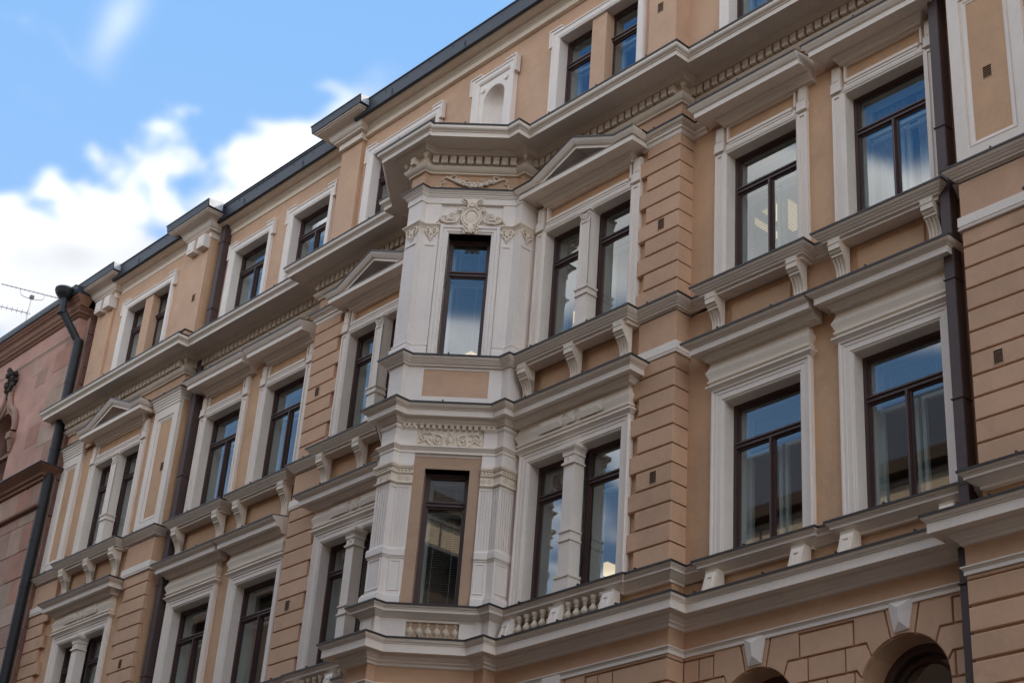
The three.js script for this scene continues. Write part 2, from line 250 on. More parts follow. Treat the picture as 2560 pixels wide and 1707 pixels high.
// ---- facade wall plates with openings
const S1 = [9.0, 11.09], S2 = [12.78, 14.89], S3y = [16.75, 18.565];
function wallPlate(x0, x1, z, wins, arches = []) {
  const s = poly([[x0, 8.2], [x1, 8.2], [x1, 19.3], [x0, 19.3]]);
  for (const [a, b] of wins) for (const [p, q] of [S1, S2, S3y]) s.holes.push(rectHole(a - 0.012, b + 0.012, p, q + 0.012));
  return extr(s, -0.44, z);
}
const winA = [[-GA - 0.88, -GA + 0.88]], winE = [[GA - 0.88, GA + 0.88]], hw = 0.6;
part('wall', wallPlate(XA0 + 0.02, XA1 + 0.02, wz('A'), winA), M.wall, house);
part('wall', wallPlate(XA1 - 0.3, -4.0, W0, [[-D2 - hw, -D2 + hw], [-D1 - hw, -D1 + hw]]), M.wall, house);
{ const s = poly([[XC0 + 0.02, 8.2], [XC1 - 0.02, 8.2], [XC1 - 0.02, 16.35], [4.07, 16.35], [4.07, 19.3], [-4.24, 19.3], [-4.24, 16.35], [XC0 + 0.02, 16.35]]);
  for (const c of [-GC, GC]) for (const [p, q] of [S1, S2, S3y]) s.holes.push(rectHole(c - 0.892, c + 0.892, p, q + 0.012));
  s.holes.push(rectHole(-1.0, 1.0, 8.9, 15.3)); s.holes.push(rectHole(-0.32, 0.32, 16.9, 18.55));
  part('wall', extr(s, -0.44, wz('C')), M.wall, house); }
part('wall', wallPlate(3.9, XE0 + 0.3, W0, [[D1 - hw, D1 + hw], [D2 - hw, D2 + hw]]), M.wall, house);
part('wall', wallPlate(XE0 - 0.02, XE1 - 0.02, wz('E'), winE), M.wall, house);

// ---- window groups
const blindsFor = { };
function surroundS1(cx, h, z, name = 'window_surround') {            // flat cream surround with stepped edge, and the reveal
  const pf = [[0, z - 0.24], [0, z - 0.03], [0.012, z - 0.015], [0.025, z - 0.015], [0.035, z], [0.10, z], [0.108, z + 0.008], [0.145, z + 0.010], [0.158, z + 0.028], [0.178, z + 0.030], [0.19, z + 0.012], [0.19, z - 0.07]];
  return part(name, frameSweep([[cx - h, 8.95], [cx - h, S1[1]], [cx + h, S1[1]], [cx + h, 8.95]], pf), M.cream, house, false, 0.3);
}
function hoodS1(path, wide) {                                        // path = body line of the architrave top, offset 0
  mould(path, [[0, 11.335], [0.055, 11.332], [0.06, 11.31], [0.035, 11.285], [0.012, 11.262], [-0.02, 11.262]], 'hood');
}
const profHood1 = [[-0.1, 11.985], [0.25, 11.918], [0.25, 11.905], [0.243, 11.89], [0.225, 11.868], [0.20, 11.853], [0.187, 11.848], [0.187, 11.838], [0.172, 11.838], [0.172, 11.748], [0.155, 11.748], [0.155, 11.758], [0.075, 11.758], [0.07, 11.73], [0.05, 11.705], [0.03, 11.69], [0.03, 11.672], [0.0, 11.665], [-0.12, 11.665]];
const profPulv = [[-0.1, 11.67], [0.005, 11.668], [0.012, 11.63], [0.028, 11.575], [0.052, 11.525], [0.052, 11.505], [0.02, 11.43], [0.02, 11.405], [0.035, 11.40], [0.035, 11.375], [0.01, 11.36], [0.01, 11.33], [-0.1, 11.33]];
function U(x0, x1, z, zw, l = true, r = true) { const p = []; if (l) p.push([x0, zw]); p.push([x0, z], [x1, z]); if (r) p.push([x1, zw]); return p; }
const profHood2 = [[-0.2, 15.70], [0.185, 15.632], [0.185, 15.615], [0.18, 15.60], [0.165, 15.575], [0.145, 15.555], [0.14, 15.545], [0.128, 15.545], [0.128, 15.533], [0.115, 15.533], [0.115, 15.447], [0.10, 15.447], [0.10, 15.457], [-0.085, 15.457], [-0.09, 15.435], [-0.11, 15.41], [-0.13, 15.395], [-0.13, 15.375], [-0.15, 15.365], [-0.16, 15.335], [-0.30, 15.335]];
const profSill2 = [[-0.2, 12.80], [0.135, 12.737], [0.135, 12.722], [0.125, 12.70], [0.105, 12.68], [0.095, 12.675], [0.095, 12.665], [0.08, 12.66], [0.07, 12.64], [0.05, 12.625], [0.04, 12.62], [0.04, 12.605], [0.0, 12.60], [0.0, 12.56], [-0.2, 12.56]];
const profSill1 = [[-0.2, 9.02], [0.16, 8.958], [0.16, 8.945], [0.15, 8.925], [0.13, 8.915], [0.13, 8.905], [0.118, 8.905], [0.118, 8.868], [0.10, 8.868], [0.085, 8.85], [0.05, 8.835], [0.035, 8.82], [0.0, 8.80], [0.0, 8.77], [-0.2, 8.77]];
const profCorn1 = [[-0.3, 8.52], [0.31, 8.42], [0.31, 8.405], [0.30, 8.38], [0.285, 8.365], [0.275, 8.36], [0.275, 8.35], [0.262, 8.35], [0.262, 8.235], [0.245, 8.235], [0.245, 8.245], [0.13, 8.245], [0.125, 8.22], [0.10, 8.195], [0.075, 8.185], [0.07, 8.165], [0.04, 8.15], [0.03, 8.12], [0.0, 8.11], [-0.1, 8.11]];

// single windows of the recessed sections
const singles = [[-D2, 'B1'], [-D1, 'B2'], [D1, 'D1'], [D2, 'D2']];
function s2Surround(cx, h, z, zw) {
  const gs = [];
  // reveal and inner bead
  gs.push(frameSweep([[cx - h, 12.7], [cx - h, S2[1]], [cx + h, S2[1]], [cx + h, 12.7]], [[0, z - 0.24], [0, z - 0.02], [0.012, z - 0.012], [0.02, z - 0.012], [0.028, z], [0.05, z], [0.05, z - 0.08]]));
  for (const s of [-1, 1]) {
    const a = cx + s * h, o = s;
    const bx = (u0, u1, y0, y1, z0, z1) => gs.push(box(Math.min(a + o * u0, a + o * u1), Math.max(a + o * u0, a + o * u1), y0, y1, z0, z1));
    bx(0.05, 0.19, 12.7, 15.36, zw - 0.01, z - 0.012);                // strip
    bx(0.05, 0.075, 12.7, 14.90, z - 0.012, z + 0.004); bx(0.155, 0.19, 12.7, 14.90, z - 0.012, z + 0.004); bx(0.075, 0.155, 14.87, 14.90, z - 0.012, z + 0.004);
    bx(0.03, 0.20, 14.945, 14.965, zw, z + 0.03); bx(0.035, 0.196, 14.965, 15.10, zw, z + 0.018); bx(0.05, 0.19, 15.10, 15.36, z - 0.012, z - 0.002); bx(0.075, 0.165, 15.13, 15.33, z - 0.002, z + 0.006);
  }
  // lintel mouldings across the opening
  gs.push(box(cx - h + 0.0, cx + h, 14.94, 14.985, zw - 0.01, z + 0.004), box(cx - h, cx + h, 14.985, 15.03, zw - 0.01, z - 0.006), box(cx - h + 0.06, cx + h - 0.06, 14.992, 15.03, z - 0.006, z + 0.010), box(cx - h + 0.04, cx + h - 0.04, 15.03, 15.075, zw - 0.01, z + 0.022), box(cx - h, cx + h, 15.31, 15.36, zw - 0.01, z - 0.01), box(cx - h, cx - h + 0.03, 15.075, 15.31, zw, z - 0.01), box(cx + h - 0.03, cx + h, 15.075, 15.31, zw, z - 0.01));
  return part('window_surround', merge(gs), M.cream, house);
}
function atticSurround(cx, h, z) {
  const gs = [frameSweep([[cx - h, 16.5], [cx - h, S3y[1]], [cx + h, S3y[1]], [cx + h, 16.5]], [[0, z - 0.24], [0, z - 0.02], [0.012, z - 0.008], [0.03, z - 0.008], [0.04, z], [0.12, z + 0.002], [0.13, z + 0.016], [0.15, z + 0.018], [0.155, z + 0.004], [0.155, z - 0.08]])];
  for (const s of [-1, 1]) { const a = cx + s * (h + 0.21), L = [[0, 18.79], [-0.285, 18.79], [-0.285, 18.745], [-0.285, 18.70], [-0.055, 18.70], [-0.055, 18.45], [0, 18.45]].map(p => [a + s * p[0], p[1]]); gs.push(extr(poly(L), z - 0.06, z + 0.012, 0.004));
    const L2 = [[0, 18.79], [-0.285, 18.79], [-0.285, 18.765], [-0.022, 18.765], [-0.022, 18.45], [0, 18.45]].map(p => [a + s * p[0], p[1]]); gs.push(extr(poly(L2), z + 0.012, z + 0.028)); gs.push(box(Math.min(a, a - s * 0.08), Math.max(a, a - s * 0.08), 18.432, 18.452, z - 0.02, z + 0.03)); }
  return part('window_surround', merge(gs), M.white, house);
}
for (const [cx, id] of singles) {
  const B = id[0] === 'B';
  surroundS1(cx, hw, 0); s2Surround(cx, hw, 0, W0); atticSurround(cx, 0.585, 0);
  window_(cx - hw, cx + hw, S1[0], S1[1], -0.20, { transom: 10.515, mullion: true, blind: B ? null : 0.08, topOnly: true, curtain: B ? [[cx + 0.15, cx + 0.6]] : null });
  window_(cx - hw, cx + hw, S2[0], S2[1], -0.20, { transom: 14.33, mullion: true, blind: B ? null : (id === 'D1' ? 0.10 : null), curtain: B ? [[cx + 0.12, cx + 0.62], [cx - 0.6, cx - 0.42]] : (id === 'D2' ? [[cx - 0.62, cx - 0.05], [cx + 0.08, cx + 0.62]] : null) });
  window_(cx - hw, cx + hw, S3y[0], S3y[1], -0.20, { transom: 18.10, mullion: true, curtain: [[cx - 0.62, cx - 0.3], [cx + 0.0, cx + 0.62]] });
}
// ---- coupled windows of the projecting sections
function mullionS1(x, z) {
  const q = (w, y0, y1, d) => box(x - w / 2, x + w / 2, y0, y1, z - 0.2, z + d);
  const gs = [q(0.30, 8.9, 9.10, 0.035), q(0.26, 9.10, 9.20, 0.02), q(0.285, 9.20, 9.235, 0.035), q(0.205, 9.235, 9.71, 0), q(0.235, 9.71, 9.735, 0.018), q(0.205, 9.735, 9.84, 0), q(0.235, 9.84, 9.865, 0.018), q(0.195, 9.865, 10.815, -0.006), q(0.245, 10.815, 10.845, 0.022), q(0.195, 10.845, 10.945, 0.0), q(0.225, 10.945, 10.965, 0.015)];
  for (let i = 0; i < 6; i++) { const t = i / 5; gs.push(q(0.225 + 0.075 * t * t, 10.965 + i * 0.014, 10.98 + i * 0.014, 0.015 + 0.035 * t * t)); } gs.push(q(0.315, 11.05, 11.095, 0.055));
  gs.push(new THREE.TorusGeometry(0.032, 0.008, 6, 16).translate(x, 10.895, z + 0.004), ball(x, 10.895, z + 0.004, 0.012));
  for (let i = 0; i < 4; i++) { const a = i * 1.571 + 0.785; gs.push(ball(x + 0.02 * Math.cos(a), 10.895 + 0.02 * Math.sin(a), z + 0.003, 0.011, 0.011, 0.007)); }
  part('pilaster', merge(gs), M.cream, house);
}
function scrollLeaf(w, h, r = 0.011) {                               // acanthus-like ornament in the x-y plane, z outwards
  const gs = [];
  for (const s of [-1, 1]) {
    const P = []; for (let i = 0; i <= 16; i++) { const a = -0.6 + i * 0.42, rr = h * 0.20 * (1 - i / 20); P.push([s * (w * 0.27 + rr * Math.cos(a)), h * 0.26 + rr * Math.sin(a), 0.010 + 0.010 * i / 16]); }
    gs.push(tube(P, r, 30, 6)); gs.push(tube([[s * w * 0.46, h * 0.32, 0.008], [s * w * 0.36, h * 0.02, 0.014], [s * w * 0.16, -h * 0.16, 0.014], [0, -h * 0.42, 0.01]], r * 1.15, 16, 6)); gs.push(tube([[0, -h * 0.30, 0.02], [s * w * 0.12, -h * 0.05, 0.022], [s * w * 0.07, h * 0.22, 0.012]], r, 12, 6));
    gs.push(ball(s * w * 0.42, h * 0.34, 0.01, w * 0.075, h * 0.10, 0.014), ball(s * w * 0.10, -h * 0.28, 0.012, w * 0.07, h * 0.08, 0.012));
  }
  gs.push(ball(0, h * 0.10, 0.012, w * 0.07, h * 0.14, 0.018), ball(0, -h * 0.44, 0.008, w * 0.06, h * 0.07, 0.014)); return merge(gs);
}
function mullionS2(x, z) {
  const q = (w, y0, y1, d) => box(x - w / 2, x + w / 2, y0, y1, z - 0.2, z + d);
  const gs = [q(0.28, 12.7, 12.98, 0.025), q(0.25, 12.98, 13.03, 0.016), q(0.215, 13.03, 13.46, 0), q(0.26, 13.46, 13.485, 0.022), q(0.23, 13.485, 13.56, 0.006), q(0.27, 13.56, 13.59, 0.026), q(0.20, 13.59, 14.86, -0.01)];
  for (const s of [-1, 1]) gs.push(box(x + s * 0.087 - 0.013, x + s * 0.087 + 0.013, 13.59, 14.72, z - 0.02, z + 0.002)); gs.push(box(x - 0.1, x + 0.1, 14.69, 14.72, z - 0.02, z + 0.004), q(0.24, 14.865, 14.895, 0.03));
  gs.push(scrollLeaf(0.22, 0.15, 0.008).translate(x, 14.79, z - 0.004));
  part('pilaster', merge(gs), M.cream, house);
}
function coupled(cx, k, opt = {}) {
  const dz = DZ[k], z = dz, h = 0.88;
  surroundS1(cx, h, z); s2Surround(cx, h, z, wz(k)); atticSurround(cx, 0.865, z);
  mullionS1(cx, z + 0.06); mullionS2(cx, z + 0.015);
  part('mullion_pier', block(cx - 0.16, cx + 0.16, 16.6, 18.57, z - 0.25, z - 0.05, 0.004), M.attic, house);
  const zf = z - 0.20;
  for (const [a, b, i] of [[cx - h, cx - 0.09, 0], [cx + 0.09, cx + h, 1]]) {
    window_(a, b, S1[0], S1[1], zf, { transom: 10.60, blind: k === 'C' ? 0.05 : null, topOnly: true, curtain: k === 'A' ? [[a, b]] : null });
    window_(a, b, S2[0], S2[1], zf, { transom: 14.39, blind: opt.bright ? 0.2 : null, topOnly: true, curtain: k === 'A' ? [[a, b]] : null });
    window_(a, b, S3y[0], S3y[1], zf, { transom: 18.06, curtain: k === 'A' ? [[a, b]] : null });
  }
  // diamond points on the frieze under the hood
  const gs = [], fz = z + 0.082; const pyr = (x0, x1, y0, y1) => { const yc = (y0 + y1) / 2, xc = (x0 + x1) / 2, e = Math.min(0.09, (x1 - x0) / 2), Z = fz, H = fz + 0.022, a = [x0, y0, Z], b = [x1, y0, Z], c = [x1, y1, Z], d = [x0, y1, Z], p = [x0 + e, yc, H], q = [x1 - e + 1e-4, yc, H]; gs.push(raw([...a, ...b, ...q, ...a, ...q, ...p, ...b, ...c, ...q, ...c, ...d, ...p, ...c, ...p, ...q, ...d, ...a, ...p])); };
  pyr(cx - 0.62, cx - 0.15, 11.43, 11.60); pyr(cx - 0.09, cx + 0.09, 11.43, 11.60); pyr(cx + 0.15, cx + 0.62, 11.43, 11.60);
  part('frieze_panel', merge(gs), M.creamB, house, false, 0.01);
}
coupled(-GA, 'A'); coupled(-GC, 'C'); coupled(GC, 'C', { bright: true }); coupled(GA, 'E', { bright: true });

// ---- hoods over the lower storey, pulvinated friezes and architrave crowns
const zb1 = 0.087;
function hood1Set(x0, x1, dz, l, r, cl = true, cr = true) {
  const z = zb1 + dz, zw = wz('D') + dz - 0.02;
  mould(U(x0, x1, z, zw, l, r), profHood1, 'hood'); flashing(U(x0, x1, z, zw, l, r), 0.25, 11.918, -0.05);
}
const pulv = (cx, h, dz) => { const z = 0.055 + dz - 0.02, zw = W0 + dz - 0.01; mould(U(cx - h - 0.18, cx + h + 0.18, z, zw), profPulv, 'frieze', M.creamB); mould(U(cx - h - 0.19, cx + h + 0.19, z - 0.02, zw), [[-0.1, 11.335], [0.058, 11.33], [0.06, 11.31], [0.03, 11.285], [0.012, 11.262], [-0.05, 11.262]], 'hood'); };
for (const [cx] of singles) pulv(cx, hw, 0);
for (const [cx, k] of [[-GA, 'A'], [-GC, 'C'], [GC, 'C'], [GA, 'E']]) pulv(cx, 0.88, DZ[k]);
for (const s of [-1, 1]) { const c1 = s < 0 ? -D2 : D1, c2 = s < 0 ? -D1 : D2; hood1Set(c1 - 0.79, c1 + 0.955, 0, true, false); hood1Set(c2 - 0.775, c2 + (s < 0 ? 0.80 : 0.77), 0, true, s > 0); }
hood1Set(-GA - 1.11, -GA + 1.11, DZ.A, true, true); hood1Set(GA - 1.11, GA + 1.11, DZ.E, true, true);
{ const z = zb1 + DZ.C, p = [[-GC - 1.11, 0.17], [-GC - 1.11, z], [-1.26, z], ...ORL, ...OR, [1.26, z], [GC + 1.11, z], [GC + 1.11, 0.17]];
  mould(p, profHood1, 'hood'); flashing(p, 0.25, 11.918, -0.05); }

// ---- hoods and pediments over the upper storey
function hood2(x0, x1, dz, l, r) { const z = 0.2 + dz, zw = W0 + dz - 0.02, p = U(x0, x1, z, zw, l, r); mould(p, profHood2, 'hood'); flashing(p, 0.185, 15.632, -0.1); }
for (const s of [-1, 1]) { const c1 = s < 0 ? -D2 : D1, c2 = s < 0 ? -D1 : D2; hood2(c1 - 0.80, c1 + 0.92, 0, true, false); hood2(c2 - 0.795, c2 + (s < 0 ? 0.80 : 0.78), 0, true, s > 0); }
function pediment(cx, dz) {
  const g = sub('pediment', house), z = 0.185 + dz, zw = W0 + dz - 0.02, h = 1.07, y0 = 15.632, rise = 0.385, k = 0.87;
  const low = profHood2.filter(p => p[1] <= 15.534); low.unshift([-0.2, 15.534]);
  part('corona', sweep(U(cx - h, cx + h, z, zw), low), M.cream, g, false, 0.5);
  const cym = profHood2.filter(p => p[1] >= 15.53);
  part('cymatium', sweep([[cx - h, zw], [cx - h, z], [cx - k, z]], [...cym, [-0.2, 15.53]]), M.cream, g, false, 0.5); part('cymatium', sweep([[cx + k, z], [cx + h, z], [cx + h, zw]], [...cym, [-0.2, 15.53]]), M.cream, g, false, 0.5);
  // raking part: same profile, run in the facade plane
  const path = [[cx - k - 0.002, y0], [cx - k, y0], [cx, y0 + rise], [cx + k, y0], [cx + k + 0.002, y0]];
  const pr = [[0.0, z + 0.185], [-0.017, z + 0.185], [-0.032, z + 0.18], [-0.057, z + 0.165], [-0.077, z + 0.145], [-0.087, z + 0.14], [-0.087, z + 0.128], [-0.099, z + 0.128], [-0.099, z + 0.10], [-0.15, z + 0.10], [-0.15, z - 0.18]];
  part('raking_cornice', frameSweep(path, pr.slice().reverse()), M.cream, g, false, 0.5);
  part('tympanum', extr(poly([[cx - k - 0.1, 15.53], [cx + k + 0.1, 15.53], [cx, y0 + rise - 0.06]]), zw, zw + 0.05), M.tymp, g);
  const fl = [[0.012, z - 0.25], [0.012, z + 0.197], [-0.014, z + 0.197], [-0.014, z + 0.190], [0.0012, z + 0.188]];
  part('flashing', merge([frameSweep(path, fl), frameSweep([[cx - h - 0.185, y0], [cx - k, y0]], fl), frameSweep([[cx + k, y0], [cx + h + 0.185, y0]], fl), sweep([[cx + h, z], [cx + h, zw]], [[-0.1, 15.70], [0.197, 15.644], [0.197, 15.618], [0.188, 15.618], [0.185, 15.634], [-0.1, 15.69]]), sweep([[cx - h, zw], [cx - h, z]], [[-0.1, 15.70], [0.197, 15.644], [0.197, 15.618], [0.188, 15.618], [0.185, 15.634], [-0.1, 15.69]]), box(cx - 0.60, cx + 0.60, 15.536, 15.552, z - 0.06, z + 0.125)]), M.flash, g);
}
pediment(-GA, DZ.A); pediment(-GC, DZ.C); pediment(GC, DZ.C); pediment(GA, DZ.E);

// ---- sills of the upper storey: one course that breaks forward under each window and round the oriel
const zs2 = 0.165, zs1 = 0.01;
function course(off, hs, hc, ends) {                                  // plan path of a sill course
  const zA = off + DZ.A, zC = off + DZ.C, p = [[XA0, -0.3], [XA0, 0.25]];
  const bump = (c, h, z, zw) => p.push([c - h, zw], [c - h, z], [c + h, z], [c + h, zw]);
  bump(-GA, hc, zA, 0.25); p.push([XA1, 0.25], [XA1, W0]); bump(-D2, hs, off, W0); bump(-D1, hs, off, W0);
  p.push([XC0, W0], [XC0, 0.22], [-GC - hc, 0.22], [-GC - hc, zC], [-1.26, zC], ...ORL, ...OR, [1.26, zC], [GC + hc, zC], [GC + hc, 0.22], [XC1, 0.22], [XC1, W0]);
  bump(D1, hs, off, W0); bump(D2, hs, off, W0); p.push([XE0, W0], [XE0, 0.25]); bump(GA, hc, zA, 0.25); p.push([XE1, 0.25], [XE1, -0.3]);
  return p;
}
{ const p = course(zs2, 0.805, 1.10); mould(p, profSill2, 'sill_course'); flashing(p, 0.135, 12.737, -0.1); }
{ const p = course(zs1, 0.77, 1.05); mould(p, profSill1, 'sill_course'); flashing(p, 0.16, 8.958, -0.1); }

// ---- consoles under the upper sills
const consoleGeo = (() => {
  const side = [[0, 12.60], [0.215, 12.60], [0.215, 12.535], [0.205, 12.525], [0.205, 12.46], [0.185, 12.452], [0.18, 12.435], [0.165, 12.42], [0.15, 12.41], [0.15, 12.385], [0.135, 12.38]];
  for (let i = 0; i <= 8; i++) { const t = i / 8; side.push([0.055 + 0.075 * Math.pow(1 - t, 2.1), 12.372 - 0.20 * t]); } side.push([0.055, 11.93], [0, 11.93]);
  const ex = (pts, w) => new THREE.ExtrudeGeometry(poly(pts), { depth: w, bevelEnabled: false, steps: 1 }).rotateY(-Math.PI / 2).translate(w / 2, 0, 0);
  const core = side.map(p => (p[1] < 12.375 && p[0] > 0) ? [p[0] - 0.014, p[1]] : p), gs = [ex(core, 0.168)], rib = side.filter(p => p[1] <= 12.38 && p[0] > 0); rib.push([0, 11.93], [0, 12.38]);
  for (const x of [-0.072, -0.024, 0.024, 0.072]) gs.push(ex(rib, 0.024).translate(x, 0, 0)); return fin(merge(gs), 0.5);
})();
function consoles(list, z) { for (const x of list) { const m = shadow(new THREE.Mesh(consoleGeo, M.creamB)); m.name = 'bracket'; m.position.set(x, 0, z); house.add(m); } }
for (const [cx] of singles) { consoles([cx - 0.67, cx + 0.67], 0); part('panel', block(cx - 0.50, cx + 0.47, 12.06, 12.475, W0, W0 + 0.03, 0.01), M.wall, house); }
for (const [cx, k] of [[-GA, 'A'], [-GC, 'C'], [GC, 'C'], [GA, 'E']]) { consoles([cx - 0.96, cx, cx + 0.96], DZ[k]); for (const s of [-1, 1]) part('panel', block(cx + s * 0.48 - 0.33, cx + s * 0.48 + 0.33, 12.06, 12.475, wz(k), wz(k) + 0.03, 0.01), M.wall, house); }
// apron blocks beside the consoles on the piers
for (const [a, b, z] of [[XA0, -12.33, 0.25], [-9.66, XA1, 0.25], [XC0, -3.56, 0.22], [3.56, XC1, 0.22], [XE0, 9.66, 0.25], [12.33, XE1, 0.25]]) {
  part('pier', box(a, b, 12.08, 12.58, -0.35, z), M.stone, house);
  mould(U(a, b, z, -0.35), [[-0.05, 12.105], [0.03, 12.095], [0.032, 11.975], [0.022, 11.968], [0.022, 11.95], [0.035, 11.945], [0.03, 11.925], [-0.05, 11.92]], 'band', M.cream);
}
// ---- tapered pedestals and balusters under the lower sills
const pedGeo = (() => { const side = [[0, 8.80], [0.14, 8.80], [0.13, 8.775], [0.235, 8.42], [0, 8.42]]; const ex = (pts, w) => new THREE.ExtrudeGeometry(poly(pts), { depth: w, bevelEnabled: false, steps: 1 }).rotateY(-Math.PI / 2).translate(w / 2, 0, 0); const f = (o, a, b) => [[0.02, 8.78 - a], [0.133 + (a / 0.355) * 0.105 + o, 8.775 - a], [0.133 + (b / 0.355) * 0.105 + o, 8.775 - b], [0.02, 8.775 - b]]; return fin(merge([ex(side, 0.185), ex(f(0.009, 0.045, 0.34), 0.02).translate(-0.045, 0, 0), ex(f(0.009, 0.045, 0.34), 0.02).translate(0.045, 0, 0), ex(f(0.009, 0.045, 0.075), 0.07)]), 0.2); })();
function peds(list, z) { for (const x of list) { const m = shadow(new THREE.Mesh(pedGeo, M.creamB)); m.name = 'pedestal'; m.position.set(x, 0, z); house.add(m); } }
for (const [cx] of singles) peds([cx - 0.65, cx + 0.65], 0);
const balGeo = fin(lathe([[0.0, 8.40], [0.046, 8.40], [0.046, 8.445], [0.032, 8.455], [0.032, 8.475], [0.024, 8.485], [0.028, 8.50], [0.052, 8.54], [0.061, 8.575], [0.055, 8.61], [0.036, 8.645], [0.026, 8.675], [0.025, 8.70], [0.038, 8.705], [0.038, 8.72], [0.026, 8.725], [0.030, 8.75], [0.042, 8.77], [0.046, 8.78], [0.046, 8.84]], 16).translate(0, -8.84, 0).scale(0.90, 0.70, 0.90).translate(0, 8.825, 0), 0.9);
function baluster(x, z, parent) { const m = shadow(new THREE.Mesh(balGeo, M.baluster)); m.name = 'baluster'; m.position.set(x, 0, z); parent.add(m); }
for (const [cx, k] of [[-GA, 'A'], [-GC, 'C'], [GC, 'C'], [GA, 'E']]) {
  const g = sub('balustrade', house), z = DZ[k] + 0.01;
  for (const x of [cx - 0.93, cx, cx + 0.93]) { const m = shadow(new THREE.Mesh(pedGeo, M.cream)); m.name = 'pedestal'; m.position.set(x, 0, z); g.add(m); }
  for (const s of [0, 1]) for (let i = 0; i < 5; i++) baluster(cx - 0.93 + s * 0.93 + 0.165 + i * 0.15, z + 0.06, g);
}

// ---- the big cornice between ground floor and first storey, string course below it
const zg = 0.1, zgC = 0.37, zgA = 0.42, xg = 0.14;
const g0 = [[XA0 - 0.1, -0.3], [XA0 - 0.1, zgA], [XA1 + 0.12, zgA], [XA1 + 0.12, zg], [XC0 - xg, zg], [XC0 - xg, zgC], [-1.32, zgC]];
const orG = [[0.215, 1.645], [0.215, 1.50], [1.13, 0.585], [1.32, 0.585]], orGL = orG.map(p => [-p[0], p[1]]).reverse();
const gPath = [...g0, ...orGL, ...orG, [1.32, zgC], [XC1 + xg, zgC], [XC1 + xg, zg], [XE0 - 0.12, zg], [XE0 - 0.12, zgA], [XE1 + 0.1, zgA], [XE1 + 0.1, -0.3]];
mould(gPath, profCorn1, 'cornice'); flashing(gPath, 0.31, 8.42, -0.1);
mould(gPath, [[-0.1, 7.90], [0.045, 7.888], [0.045, 7.872], [0.03, 7.862], [0.022, 7.845], [0.018, 7.842], [0.018, 7.80], [0, 7.797], [-0.1, 7.797]], 'string_course', M.cream);
part('wall', sweep(gPath, [[0, 8.12], [0, 7.80], [-0.03, 7.80]], false), M.stone, house);
part('wall', sweep([[XA0, -0.3], [XA0, 0.22], [XA1, 0.22], [XA1, W0], [XC0, W0], [XC0, 0.2], [-1.25, 0.2]], [[0, 8.95], [0, 8.40]], false), M.wall, house);

